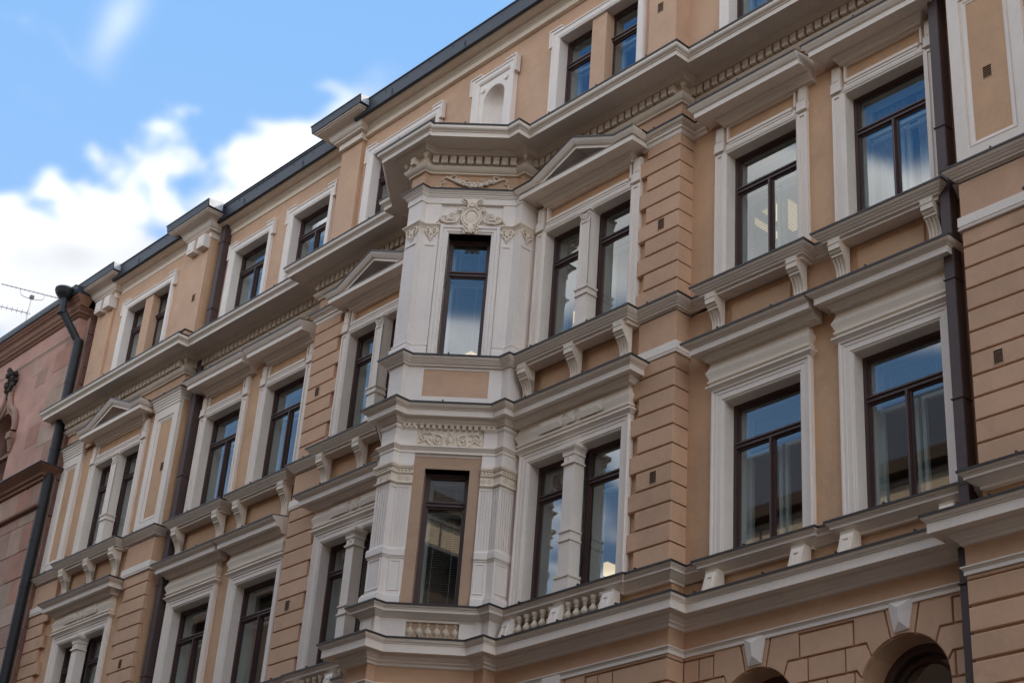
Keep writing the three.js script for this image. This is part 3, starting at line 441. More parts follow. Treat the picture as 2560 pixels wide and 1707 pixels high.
// ---- ground floor below: blocks with recessed joints (right-hand part), plain elsewhere
const gw = 0.035;                                                      // depth of the joints
{
  const s = poly([[XC1, 0.1], [XE0, 0.1], [XE0, 7.81], [XC1, 7.81]]); for (const c of [D1, D2]) { const h = new THREE.Path(); h.moveTo(c - 0.56, 2); h.lineTo(c + 0.56, 2); h.lineTo(c + 0.56, 6.92); h.absarc(c, 6.92, 0.56, 0, Math.PI, false); h.lineTo(c - 0.56, 2); s.holes.push(h); }
  part('wall', extr(s, -0.5, zg - gw), M.stone, house);
  for (const c of [D1, D2]) {
    const rv = [[c - 0.555, 3], [c - 0.555, 6.92], ...arc(c, 6.92, 0.555, Math.PI, 0, 20), [c + 0.555, 3]];
    part('arch_reveal', frameSweep(rv, [[0, -0.48], [0, zg - gw + 0.004]]), M.stone, house);
    const w = sub('window', house); part('frame', frameSweep([[c - 0.47, 3], [c - 0.47, 6.92], ...arc(c, 6.92, 0.47, Math.PI, 0, 24), [c + 0.47, 3]], [[0, -0.36], [0, -0.27], [0.03, -0.25], [0.09, -0.25]]), M.brown, w);
    part('frame', frameSweep([[c - 0.36, 3], [c - 0.36, 6.92], ...arc(c, 6.92, 0.36, Math.PI, 0, 24), [c + 0.36, 3]], [[0, -0.34], [0, -0.30], [0.035, -0.30], [0.035, -0.34]]), M.pipe, w);
    part('pane', new THREE.ShapeGeometry(poly([[c - 0.47, 3], [c + 0.47, 3], ...arc(c, 6.92, 0.47, 0, Math.PI, 24)])).translate(0, 0, -0.33), M.glass, w);
    part('room', merge([box(c - 0.9, c + 0.9, 3, 8, -2.6, -2.5), box(c - 0.95, c - 0.9, 3, 8, -2.5, -0.5), box(c + 0.9, c + 0.95, 3, 8, -2.5, -0.5), box(c - 0.95, c + 0.95, 8, 8.1, -2.6, -0.5)]), M.dark, house);
  }
  const H = (c, a) => Math.sqrt(Math.max(0, 0.56 * 0.56 - a * a)) + 6.92, bl = [];
  const ak = (c, a0, a1, n = 6) => Array.from({ length: n + 1 }, (_, i) => { const a = a0 + (a1 - a0) * i / n; return [c + a, H(c, a)]; });
  const L = [4.90, 4.62, 4.40], R0 = 8.30;
  for (const c of [D1, D2]) bl.push([[c - 0.235, 7.86], [c - 0.15, H(c, 0.15)], ...ak(c, -0.07, 0.07, 3), [c + 0.15, H(c, 0.15)], [c + 0.235, 7.86]]);   // key block behind the keystone
  const leftOf = (c, x0) => [[c - 0.235, 7.80], [x0, 7.80]];
  // big shouldered pieces
  bl.push([[D1 - 0.235, 7.86], [XC1 + 0.14, 7.86], [XC1 + 0.14, 7.755], [D1 - 0.63, 7.755], [D1 - 0.63, 7.475], [D1 - 0.475, 7.475], ...ak(D1, -0.40, -0.15)]);
  bl.push([[D1 + 0.235, 7.86], ...ak(D1, 0.15, 0.40), [D1 + 0.465, 7.475], [D1 + 0.63, 7.475], [D1 + 0.63, 7.755], [D2 - 0.63, 7.755], [D2 - 0.63, 7.475], [D2 - 0.465, 7.475], ...ak(D2, -0.40, -0.15), [D2 - 0.235, 7.86]]);
  bl.push([[D2 + 0.235, 7.86], ...ak(D2, 0.15, 0.40), [D2 + 0.465, 7.475], [D2 + 0.63, 7.475], [D2 + 0.63, 7.755], [R0, 7.755], [R0, 7.86]]);
  for (const c of [D1, D2]) for (const s of [-1, 1]) { bl.push([[c + s * 0.465, 7.475], ...ak(c, s * 0.40, s * 0.53), [c + s * 0.60, 7.195], [c + s * 0.745, 7.195], [c + s * 0.745, 7.475]]); bl.push([[c + s * 0.60, 7.195], [c + s * 0.535, 7.09], [c + s * 0.56, 6.92], [c + s * 0.63, 6.915], [c + s * 0.63, 7.195]]); bl.push([[c + s * 0.56, 6.915], [c + s * 0.56, 6.64], [c + s * 0.745, 6.64], [c + s * 0.745, 6.915]]); }
  const rc = (a, b, y0, y1) => bl.push([[a, y0], [b, y0], [b, y1], [a, y1]]);
  rc(D1 + 0.63, D2 - 0.63, 7.475, 7.755); rc(D1 + 0.745, D2 - 0.745, 7.195, 7.475); rc(D1 + 0.63, (D1 + D2) / 2, 6.915, 7.195); rc((D1 + D2) / 2, D2 - 0.63, 6.915, 7.195); rc(D1 + 0.745, D2 - 0.745, 6.64, 6.915);
  rc(L[1], D1 - 0.63, 7.475, 7.755); rc(XC1 + 0.14, L[1], 7.475, 7.755); rc(XC1 + 0.14, D1 - 0.745, 7.195, 7.475); rc(L[1], D1 - 0.63, 6.915, 7.195); rc(XC1 + 0.14, L[1], 6.915, 7.195); rc(XC1 + 0.14, D1 - 0.745, 6.64, 6.915);
  rc(D2 + 0.63, R0, 7.475, 7.755); rc(D2 + 0.745, R0, 7.195, 7.475); rc(D2 + 0.63, R0, 6.915, 7.195); rc(D2 + 0.745, R0, 6.64, 6.915);
  bl.forEach((p, i) => part('stone_block', extr(poly(inset(p, 0.012)), zg - gw, zg, 0.006), stoneV[i % 3], house));
  for (const c of [D1, D2]) {                                           // faceted keystones
    const z = zg + 0.004, A = [[c - 0.165, 7.855, z + 0.01], [c + 0.165, 7.855, z + 0.01], [c + 0.095, 7.525, z + 0.01], [c - 0.095, 7.515, z + 0.01]], p = [c, 7.76, z + 0.075], q = [c, 7.615, z + 0.06];
    const B = A.map(v => [v[0], v[1], z - 0.03]); const t = []; const tri = (...v) => v.forEach(x => t.push(...x));
    tri(A[0], p, A[1]); tri(A[1], p, q); tri(A[1], q, A[2]); tri(A[2], q, A[3]); tri(A[3], q, p); tri(A[3], p, A[0]); for (let i = 0; i < 4; i++) { const j = (i + 1) % 4; tri(A[i], A[j], B[j]); tri(A[i], B[j], B[i]); }
    part('keystone', raw(t), M.white, house, false, 0.01);
  }
  // banded rustication of the right-hand section
  part('wall', box(XE0 - 0.10, XE1 + 0.08, 0.1, 7.81, -0.4, zgA - gw), M.stone, house);
  const rows = [7.80, 7.755, 7.475, 7.195, 6.915, 6.635, 6.355, 6.075]; for (let i = 0; i + 1 < rows.length; i++) part('stone_block', block(XE0 - 0.12, XE1 + 0.1, rows[i + 1] + (i ? 0.014 : 0.0), rows[i] - (i ? 0.014 : 0), zgA - gw - 0.2, zgA, 0.010), stoneV[i % 3], house);
  // centre section
  part('wall', box(1.2, XC1 + 0.10, 0.1, 7.81, -0.4, zgC - gw), M.stone, house);
  const cb = [], C = GC; const rcC = (a, b, y0, y1) => cb.push([[a, y0], [b, y0], [b, y1], [a, y1]]);
  cb.push([[C + 0.24, 7.86], [C + 0.16, 7.50], [C + 0.50, 7.40], [C + 0.58, 7.755], [XC1 + 0.14, 7.755], [XC1 + 0.14, 7.86]]); cb.push([[C - 0.24, 7.86], [1.3, 7.86], [1.3, 7.40], [C - 0.50, 7.40], [C - 0.16, 7.50]]); cb.push([[C - 0.235, 7.86], [C - 0.15, 7.47], [C + 0.15, 7.47], [C + 0.235, 7.86]]);
  rcC(3.47, XC1 + 0.14, 7.475, 7.755); rcC(3.21, 3.47, 7.475, 7.755); rcC(C + 0.60, 3.21, 7.475, 7.755); rcC(3.35, XC1 + 0.14, 7.195, 7.475); rcC(C + 0.5, 3.35, 7.195, 7.475);
  cb.forEach((p, i) => part('stone_block', extr(poly(inset(p, 0.012)), zgC - gw, zgC, 0.006), stoneV[i % 3], house));
  for (let i = 0; i + 1 < rows.length; i++) part('stone_block', box(XC1 + 0.05, XC1 + 0.14, rows[i + 1] + (i ? 0.014 : 0), rows[i] - (i ? 0.014 : 0), zg, zgC - 0.012), stoneV[i % 3], house);
  part('wall', sweep([[XC1 + 0.105, zgC - 0.04], [XC1 + 0.105, zg - 0.05]], [[0, 7.81], [0, 0.1]], false), M.stone, house);
  part('keystone', extr(poly([[C - 0.17, 7.86], [C - 0.10, 7.5], [C + 0.10, 7.5], [C + 0.17, 7.86]]), zgC - 0.02, zgC + 0.05, 0.02), M.white, house);
  // left part of the ground floor and the oriel's foot
  part('wall', merge([box(XA0 - 0.08, XA1 + 0.1, 0.1, 7.81, -0.4, zgA - 0.01), box(XA1 + 0.1, XC0 - 0.13, 0.1, 7.81, -0.4, zg - 0.01), box(XC0 - 0.13, 1.2, 0.1, 7.81, -0.4, zgC - 0.012)]), M.stone, house);
  part('wall', sweep([[-1.32, 0.3], ...orGL, ...orG, [1.32, 0.3]].map(p => [p[0] * 0.995, p[1] - 0.003]), [[0, 7.81], [0, 7.3], [-0.5, 6.8]], false), M.stone, house);
}

// ---- quoins
function quoins(xa, xb, xw, ys, z, first, side, zr) {                  // xa fixed outer edge; xb narrow end, xw wide end
  for (let i = 0; i + 1 < ys.length; i++) {
    const wide = (i % 2 === 0) === first, e = wide ? xw : xb, x0 = Math.min(xa, e), x1 = Math.max(xa, e);
    part('stone_block', block(x0, x1, ys[i + 1] + 0.010, ys[i] - 0.010, zr, z, 0.009), stoneV[(i * 2 + (wide ? 1 : 0)) % 3], house);
  }
}
const yS2 = [15.42, 15.235, 14.96, 14.69, 14.42, 14.148, 13.876, 13.605, 13.33, 13.06, 12.78], yS1 = [11.93, 11.705, 11.437, 11.166, 10.895, 10.625, 10.36, 10.09, 9.828, 9.557, 9.29, 9.02];
for (const s of [-1, 1]) { const x = s < 0 ? XC0 : XC1; quoins(x, s * 3.615, s * 3.488, yS2, 0.235, false, s, -0.3); quoins(x, s * 3.61, s * 3.49, yS1, 0.235, false, s, -0.3);
  part('pier', box(Math.min(s * 3.64, x - s * 0.02), Math.max(s * 3.64, x - s * 0.02), 8.9, 15.5, -0.32, 0.21), M.stone, house); }
for (const s of [-1, 1]) { quoins(s < 0 ? XA1 : XE0, s * 9.49, s * 9.60, yS1, 0.25, true, s, -0.3); quoins(s * 13.25, s * 12.60, s * 12.45, yS1, 0.25, true, s, -0.3);
  part('pier', box(Math.min(s * 9.47, (s < 0 ? XA1 : XE0) + s * 0.02), Math.max(s * 9.47, (s < 0 ? XA1 : XE0) + s * 0.02), 8.9, 12.1, -0.32, 0.225), M.stone, house); }
// caps of the centre piers
const profCap = [[-0.1, 15.66], [0.115, 15.622], [0.115, 15.608], [0.105, 15.585], [0.08, 15.565], [0.06, 15.56], [0.06, 15.545], [0.045, 15.545], [0.045, 15.50], [0.02, 15.485], [0.015, 15.44], [0.0, 15.42], [-0.1, 15.42]];
for (const s of [-1, 1]) { const p = s > 0 ? [[3.5, 0.22], [XC1, 0.22], [XC1, W0], [4.5, W0]] : [[-4.55, W0], [XC0, W0], [XC0, 0.22], [-3.5, 0.22]]; mould(p, profCap, 'capital'); flashing(p, 0.115, 15.622, -0.05); }
// panelled pilasters of the end sections
for (const s of [-1, 1]) for (const [a, b] of [[s < 0 ? XA1 : XE0, s * 9.60], [s * 13.25, s * 12.44]]) {
  const x0 = Math.min(a, b), x1 = Math.max(a, b), g = sub('pilaster', house), pi = [[x0 + 0.16, 12.98], [x0 + 0.16, 15.16], [x1 - 0.16, 15.16], [x1 - 0.16, 12.98]];
  const sh = poly([[x0, 12.7], [x1, 12.7], [x1, 15.4], [x0, 15.4]]); sh.holes.push(rectHole(x0 + 0.16, x1 - 0.16, 12.98, 15.16));
  part('shaft', extr(sh, -0.3, 0.25), M.cream, g);
  part('panel_moulding', frameSweep([[x0 + 0.245, 14], [x0 + 0.245, 15.075], [x1 - 0.245, 15.075], [x1 - 0.245, 13.065], [x0 + 0.245, 13.065], [x0 + 0.245, 14]], [[0, 0.20], [0, 0.222], [0.02, 0.226], [0.03, 0.236], [0.055, 0.240], [0.06, 0.230], [0.09, 0.230]]), M.cream, g, false, 0.3);
  part('panel', box(x0 + 0.1, x1 - 0.1, 12.9, 15.2, 0.1, 0.215), M.wall, g);
  part('capital', sweep(U(x0, x1, 0.25, -0.3), [[-0.1, 15.66], [0.10, 15.622], [0.10, 15.60], [0.085, 15.575], [0.06, 15.56], [0.06, 15.52], [0.045, 15.515], [0.045, 15.47], [0.03, 15.465], [0.03, 15.42], [0.015, 15.41], [0.015, 15.36], [0, 15.355], [-0.1, 15.355]]), M.cream, g, false, 0.4);
  flashing(U(x0, x1, 0.25, -0.3), 0.10, 15.622, -0.05);
}
// ---- frieze and main cornice
const bodyPath = [[XA0, -0.3], [XA0, 0.25], [XA1, 0.25], [XA1, W0 + 0.01], [XC0, W0 + 0.01], [XC0, 0.22], [-1.26, 0.22], ...ORL, ...OR, [1.26, 0.22], [XC1, 0.22], [XC1, W0 + 0.01], [XE0, W0 + 0.01], [XE0, 0.25], [XE1, 0.25], [XE1, -0.3]];
part('frieze', sweep(bodyPath, [[0, 16.3], [0, 15.42]], false), M.attic, house);
mould(bodyPath, [[-0.1, 16.285], [0.235, 16.284], [0.225, 16.262], [0.205, 16.24], [0.185, 16.23], [0.18, 16.215], [0.165, 16.205], [0.06, 16.203], [0.06, 16.062], [0.075, 16.058], [0.105, 16.05], [0.10, 16.03], [0.085, 15.995], [0.055, 15.965], [0.04, 15.957], [0.04, 15.935], [0.0, 15.93], [-0.1, 15.93]], 'cornice', M.creamB);
const topPath = (() => { const z = { A: 0.80, D: 0.585, C: 0.84 }, xr = -8.22, xl = -13.7; return [[xl, -0.4], [xl, z.A], [xr, z.A], [xr, z.D], [-4.687, z.D], [-4.687, z.C], [-1.69, z.C], [-1.69, 1.06], [-1.44, 1.06], [-0.64, 1.86], [-0.64, 1.935], [0.64, 1.935], [0.64, 1.86], [1.44, 1.06], [1.69, 1.06], [1.69, z.C], [4.687, z.C], [4.687, z.D], [8.16, z.D], [8.16, z.A], [13.7, z.A], [13.7, -0.4]]; })();
mould(topPath, [[-0.09, 16.47], [0.0, 16.455], [0.0, 16.445], [0.006, 16.43], [0.006, 16.405], [-0.002, 16.385], [-0.018, 16.37], [-0.035, 16.363], [-0.042, 16.355], [-0.042, 16.345], [-0.057, 16.345], [-0.057, 16.268], [-0.075, 16.268], [-0.075, 16.281], [-0.09, 16.281]], 'cornice');
{ const m = mitres(topPath), ring = topPath.map((p, i) => [p[0] + m[i][0] * -0.085, p[1] + m[i][1] * -0.085]); part('soffit', plate(ring, 16.2795), M.cream, house); part('flashing', plate(ring, 16.472), M.flash, house); }
flashing(topPath, 0.005, 16.456, -0.08);
// dentils, one by one
const dentGeo = fin(block(-0.048, 0.048, -0.0665, 0.0665, -0.05, 0.098, 0.005), 0.2), pend = fin(merge([block(-0.035, 0.035, -0.05, 0.066, -0.06, 0.07, 0.004)]), 0.2);
for (let i = 0; i + 1 < bodyPath.length; i++) {
  const [ax, az] = bodyPath[i], [bx, bz] = bodyPath[i + 1], L = Math.hypot(bx - ax, bz - az), nx = -(bz - az) / L, nz = (bx - ax) / L;
  if (bodyPath[i][1] < -0.2 || bodyPath[i + 1][1] < -0.2) continue;
  const cap = (p, q) => 0.0; const m = L < 0.16 ? 0 : Math.floor((L + 0.06) / 0.1395); const n = L > 0.2 && L < 0.4 ? 1 : m;
  for (let k = 0; k < n; k++) { const t = n === 1 ? 0.5 : (0.085 + (L - 0.17) * k / (n - 1)) / L; const d = shadow(new THREE.Mesh(dentGeo, M.creamB)); d.name = 'dentil'; d.position.set(ax + (bx - ax) * t + nx * 0.06, 16.131, az + (bz - az) * t + nz * 0.06); d.rotation.y = Math.atan2(nx, nz); house.add(d); }
}
for (const [x, z, s] of [[XC1, 0.22, 1], [XC0, 0.22, -1], [XA1, 0.25, 1], [0.155, 1.56, 1], [-0.155, 1.56, -1], [1.26, 0.5, 1], [-1.26, 0.5, -1]]) { const g = new THREE.ConeGeometry(0.05, 0.07, 4).rotateX(Math.PI); part('pendant', merge([new THREE.BoxGeometry(0.075, 0.03, 0.075), g.translate(0, -0.05, 0)]).translate(x + s * 0.085, 16.19, z + 0.085), M.creamB, house, false, 0.3); }

// ---- attic: lisenes, niche, eaves
const lis = (a, b, z) => part('lisene', box(Math.min(a, b), Math.max(a, b), 16.4, 19.25, -0.3, z), M.attic, house);
for (const [a, b, z, k] of [[-13.13, -12.45, 0.24, 'A'], [-9.40, XA1 + 0.01, 0.24, 'A'], [-4.27, -3.66, 0.25, 'C'], [3.55, 4.10, 0.245, 'C'], [8.62, 9.40, 0.24, 'E'], [12.45, 13.13, 0.24, 'E']]) lis(a, b, z);
for (const [a, b] of [[-13.14, -12.38], [-9.60, XA1 + 0.02]]) { part('plinth', box(a, b, 16.42, 16.83, 0.0, 0.43), M.attic, house); part('plinth_cap', box(a - 0.02, b + 0.02, 16.832, 16.85, 0.0, 0.46), M.flash, house); }
// attic wall overlay so the top storey takes its own, rosier plaster
for (const [a, b, z, wins] of [[XA0 + 0.02, XA1, wz('A'), [[-GA, 0.88]]], [XA1, -4.2, W0, [[-D2, hw], [-D1, hw]]], [-4.24, 4.07, wz('C'), [[-GC, 0.88], [0, 0.32], [GC, 0.88]]], [4.05, XE0, W0, [[D1, hw], [D2, hw]]], [XE0, XE1 - 0.02, wz('E'), [[GA, 0.88]]]]) {
  const s = poly([[a, 16.45], [b, 16.45], [b, 19.28], [a, 19.28]]); for (const [c, h] of wins) s.holes.push(rectHole(c - h - 0.012, c + h + 0.012, 16.6, 18.58)); part('wall', extr(s, z - 0.02, z + 0.006), M.attic, house);
}
{ // blind niche with eared frame
  const z = 0.265, g = sub('niche', house); 
  part('frame', merge([frameSweep([[-0.375, 16.6], [-0.375, 18.59], [0.375, 18.59], [0.375, 16.6]], [[0, z - 0.06], [0, z - 0.02], [0.02, z - 0.008], [0.035, z], [0.10, z + 0.002], [0.11, z + 0.016], [0.135, z + 0.018], [0.14, z + 0.004], [0.14, z - 0.09]]), ...[-1, 1].map(s => { const a = s * 0.575, L = [[0, 18.785], [-0.27, 18.785], [-0.27, 18.70], [-0.055, 18.70], [-0.055, 18.43], [0, 18.43]].map(p => [a + s * p[0], p[1]]); return extr(poly(L), z - 0.07, z + 0.012, 0.004); }), ...[-1, 1].map(s => { const a = s * 0.575, L = [[0, 18.785], [-0.27, 18.785], [-0.27, 18.76], [-0.022, 18.76], [-0.022, 18.43], [0, 18.43]].map(p => [a + s * p[0], p[1]]); return extr(poly(L), z + 0.012, z + 0.03); })]), M.white, g, false, 0.3);
  const s = poly([[-0.39, 16.5], [0.39, 16.5], [0.39, 18.6], [-0.39, 18.6]]); const h = new THREE.Path(); h.moveTo(-0.265, 16.6); h.lineTo(0.265, 16.6); h.lineTo(0.265, 18.17); h.absarc(0, 18.17, 0.265, 0, Math.PI, false); h.lineTo(-0.265, 16.6); s.holes.push(h);
  part('panel', extr(s, 0.0, z - 0.035), M.white, g);
  const t = [], n = 16, m = 8; const Q = (i, y) => { const a = Math.PI * i / n; return [0.265 * Math.cos(a), y, z - 0.036 - 0.24 * Math.sin(a)]; };
  for (let i = 0; i < n; i++) { const a = Q(i, 16.6), b = Q(i + 1, 16.6), c = Q(i + 1, 18.17), d = Q(i, 18.17); t.push(...a, ...b, ...c, ...a, ...c, ...d); for (let j = 0; j < m; j++) { const f = (ii, jj) => { const A = Math.PI * ii / n, B = Math.PI / 2 * jj / m; return [0.265 * Math.cos(A) * Math.cos(B), 18.17 + 0.265 * Math.sin(B), z - 0.036 - 0.24 * Math.sin(A) * Math.cos(B)]; }; const p = f(i, j), q = f(i + 1, j), r = f(i + 1, j + 1), u = f(i, j + 1); t.push(...p, ...q, ...r, ...p, ...r, ...u); } }
  part('shell', raw(t), M.white, g, false, 0.9);
  for (const s2 of [-1, 1]) part('roundel', new THREE.CylinderGeometry(0.05, 0.055, 0.03, 20).rotateX(Math.PI / 2).translate(s2 * 0.285, 18.46, z - 0.025), M.white, g, false, 0.5);
}
const eavePath = []; const addE = (...p) => eavePath.push(...p);
addE([-13.13, -0.4], [-13.13, 0.24], [-12.42, 0.24], [-12.42, 0.165], [-9.43, 0.165], [-9.43, 0.24], [XA1, 0.24], [XA1, W0], [-4.27, W0], [-4.27, 0.27], [-3.63, 0.27], [-3.63, 0.20], [3.52, 0.20], [3.52, 0.27], [4.10, 0.27], [4.10, W0], [8.62, W0], [8.62, 0.24], [9.43, 0.24], [9.43, 0.165], [12.42, 0.165], [12.42, 0.24], [13.13, 0.24], [13.13, -0.4]);
// plain runs: cream band, small cove, tall black gutter board
function eave(x0, x1, z, deep) {
  const p = [[x0, z], [x1, z]];
  if (!deep) { mould(p, [[-0.1, 19.34], [0.255, 19.335], [0.245, 19.315], [0.23, 19.308], [0.21, 19.305], [0.20, 19.295], [0.17, 19.29], [0.16, 19.30], [0.11, 19.295], [0.085, 19.27], [0.075, 19.245], [0.05, 19.235], [0.045, 19.22], [0.03, 19.21], [0.03, 19.11], [0.0, 19.10], [-0.1, 19.10]], 'eave_moulding', M.creamB);
    part('gutter', sweep(p, [[-0.3, 19.72], [0.34, 19.60], [0.352, 19.605], [0.352, 19.585], [0.335, 19.575], [0.315, 19.33], [0.29, 19.322], [-0.1, 19.35]]), M.gutter, house);
    const gs = []; for (let x = x0 + 0.3; x < x1; x += 0.62) gs.push(ball(x, 19.50 + 0.02, z + 0.332, 0.011)); part('rivet', merge(gs), M.flash, house).userData.kind = 'stuff'; for (let x = x0 + 1.1; x < x1 - 0.3; x += 1.98) part('seam', new THREE.BoxGeometry(0.012, 0.25, 0.010).rotateX(-0.08).translate(x, 19.455, z + 0.329), M.gutter, house); }
  else { const q = U(x0, x1, z, z - 0.75); mould(q, [[-0.1, 19.44], [0.40, 19.432], [0.385, 19.415], [0.36, 19.41], [0.355, 19.395], [0.34, 19.395], [0.33, 19.385], [0.23, 19.375], [0.19, 19.35], [0.165, 19.31], [0.15, 19.27], [0.12, 19.235], [0.10, 19.225], [0.10, 19.20], [0.02, 19.195], [0.02, 19.06], [-0.1, 19.06]], 'eave_moulding', M.cream);
    part('gutter', sweep(q, [[-0.5, 19.74], [0.435, 19.60], [0.447, 19.604], [0.447, 19.585], [0.435, 19.577], [0.415, 19.44], [0.40, 19.432], [-0.1, 19.45]]), M.gutter, house); }
}
eave(-12.3, -9.6, 0.165, false); eave(XA1 + 0.05, XC0 + 0.1, W0, false); eave(-3.62, 3.52, 0.21, false); eave(XC1 - 0.1, XE0 + 0.1, W0, false); eave(9.6, 12.3, 0.165, false);
eave(-13.13, -12.42, 0.24, true); eave(-9.40, XA1 + 0.01, 0.24, true); eave(-4.27, -3.64, 0.30, true); eave(3.55, 4.10, 0.30, true); eave(8.62, 9.40, 0.24, true); eave(12.42, 13.13, 0.24, true);
for (const [x, z] of [[-12.42, 0.24], [XA1 + 0.01, 0.24], [-3.64, 0.30], [4.10, 0.30], [9.40, 0.24]]) { const p = [[z + 0.428, 19.592], [z + 0.405, 19.45], [z + 0.10, 19.45], [z + 0.10, 19.66]]; part('gutter_end_glint', new THREE.ExtrudeGeometry(poly(p.map(v => [-v[0], v[1]])), { depth: 0.012, bevelEnabled: false }).rotateY(Math.PI / 2).translate(x + 0.438, 0, 0), M.gutterGlint, house); }  // added pale plates: sun glint on the gutter returns put into their colour
for (const [a, z] of [[-13.05, 0.24], [-9.32, 0.24], [8.70, 0.24], [12.50, 0.24]]) for (const o of [0, 0.37]) part('eave_bracket', merge([block(a + o, a + o + 0.25, 18.81, 19.10, z - 0.05, z + 0.15, 0.006), box(a + o + 0.045, a + o + 0.205, 18.87, 19.08, z + 0.15, z + 0.157)]), M.white, house, false, 0.2);
// roof and the unseen sides
part('roof', merge([extr(poly([[-0.7, 19.74], [0.3, 19.66], [-6, 22.6], [-12.3, 19.74]].map(p => [p[0], p[1]])), -13.2, 13.2).rotateY(-Math.PI / 2).scale(-1, 1, 1)]), M.roof, house);
part('wall', merge([box(XA0 + 0.03, XE1 - 0.03, 0.1, 19.6, -12.1, -11.9), box(XA0 + 0.03, XA0 + 0.2, 0.1, 19.6, -11.9, -0.2), box(XE1 - 0.2, XE1 - 0.03, 0.1, 19.6, -11.9, -0.2)]), M.wall, house);

// ---- ventilation grilles
function vent(x, y, z) { const g = sub('vent_grille', house), w = 0.056, h = 0.079; part('frame', merge([box(x - w - 0.008, x + w + 0.008, y - h - 0.008, y - h, z - 0.02, z + 0.006), box(x - w - 0.008, x + w + 0.008, y + h, y + h + 0.008, z - 0.02, z + 0.006), box(x - w - 0.008, x - w, y - h, y + h, z - 0.02, z + 0.006), box(x + w, x + w + 0.008, y - h, y + h, z - 0.02, z + 0.006)]), M.stone, g);
  part('opening', box(x - w, x + w, y - h, y + h, z - 0.03, z + 0.0015), M.slot, g); const gs = []; for (let i = 1; i < 6; i++) gs.push(new THREE.BoxGeometry(2 * w, 0.006, 0.012).rotateX(0.6).translate(x, y - h + i * h / 3, z + 0.003)); part('slat', merge(gs), M.stone, g).userData.kind = 'stuff'; }
for (const v of [[3.922, 14.03, 0.235], [3.918, 10.227, 0.235], [-4.02, 14.03, 0.235], [-4.02, 10.225, 0.235], [3.783, 17.92, 0.245], [-4.40, 18.19, W0 + 0.006], [-9.0, 14.07, 0.216], [-9.13, 10.215, 0.25], [-8.95, 17.74, 0.24], [9.085, 13.96, 0.216], [8.955, 10.22, 0.25]]) vent(...v);

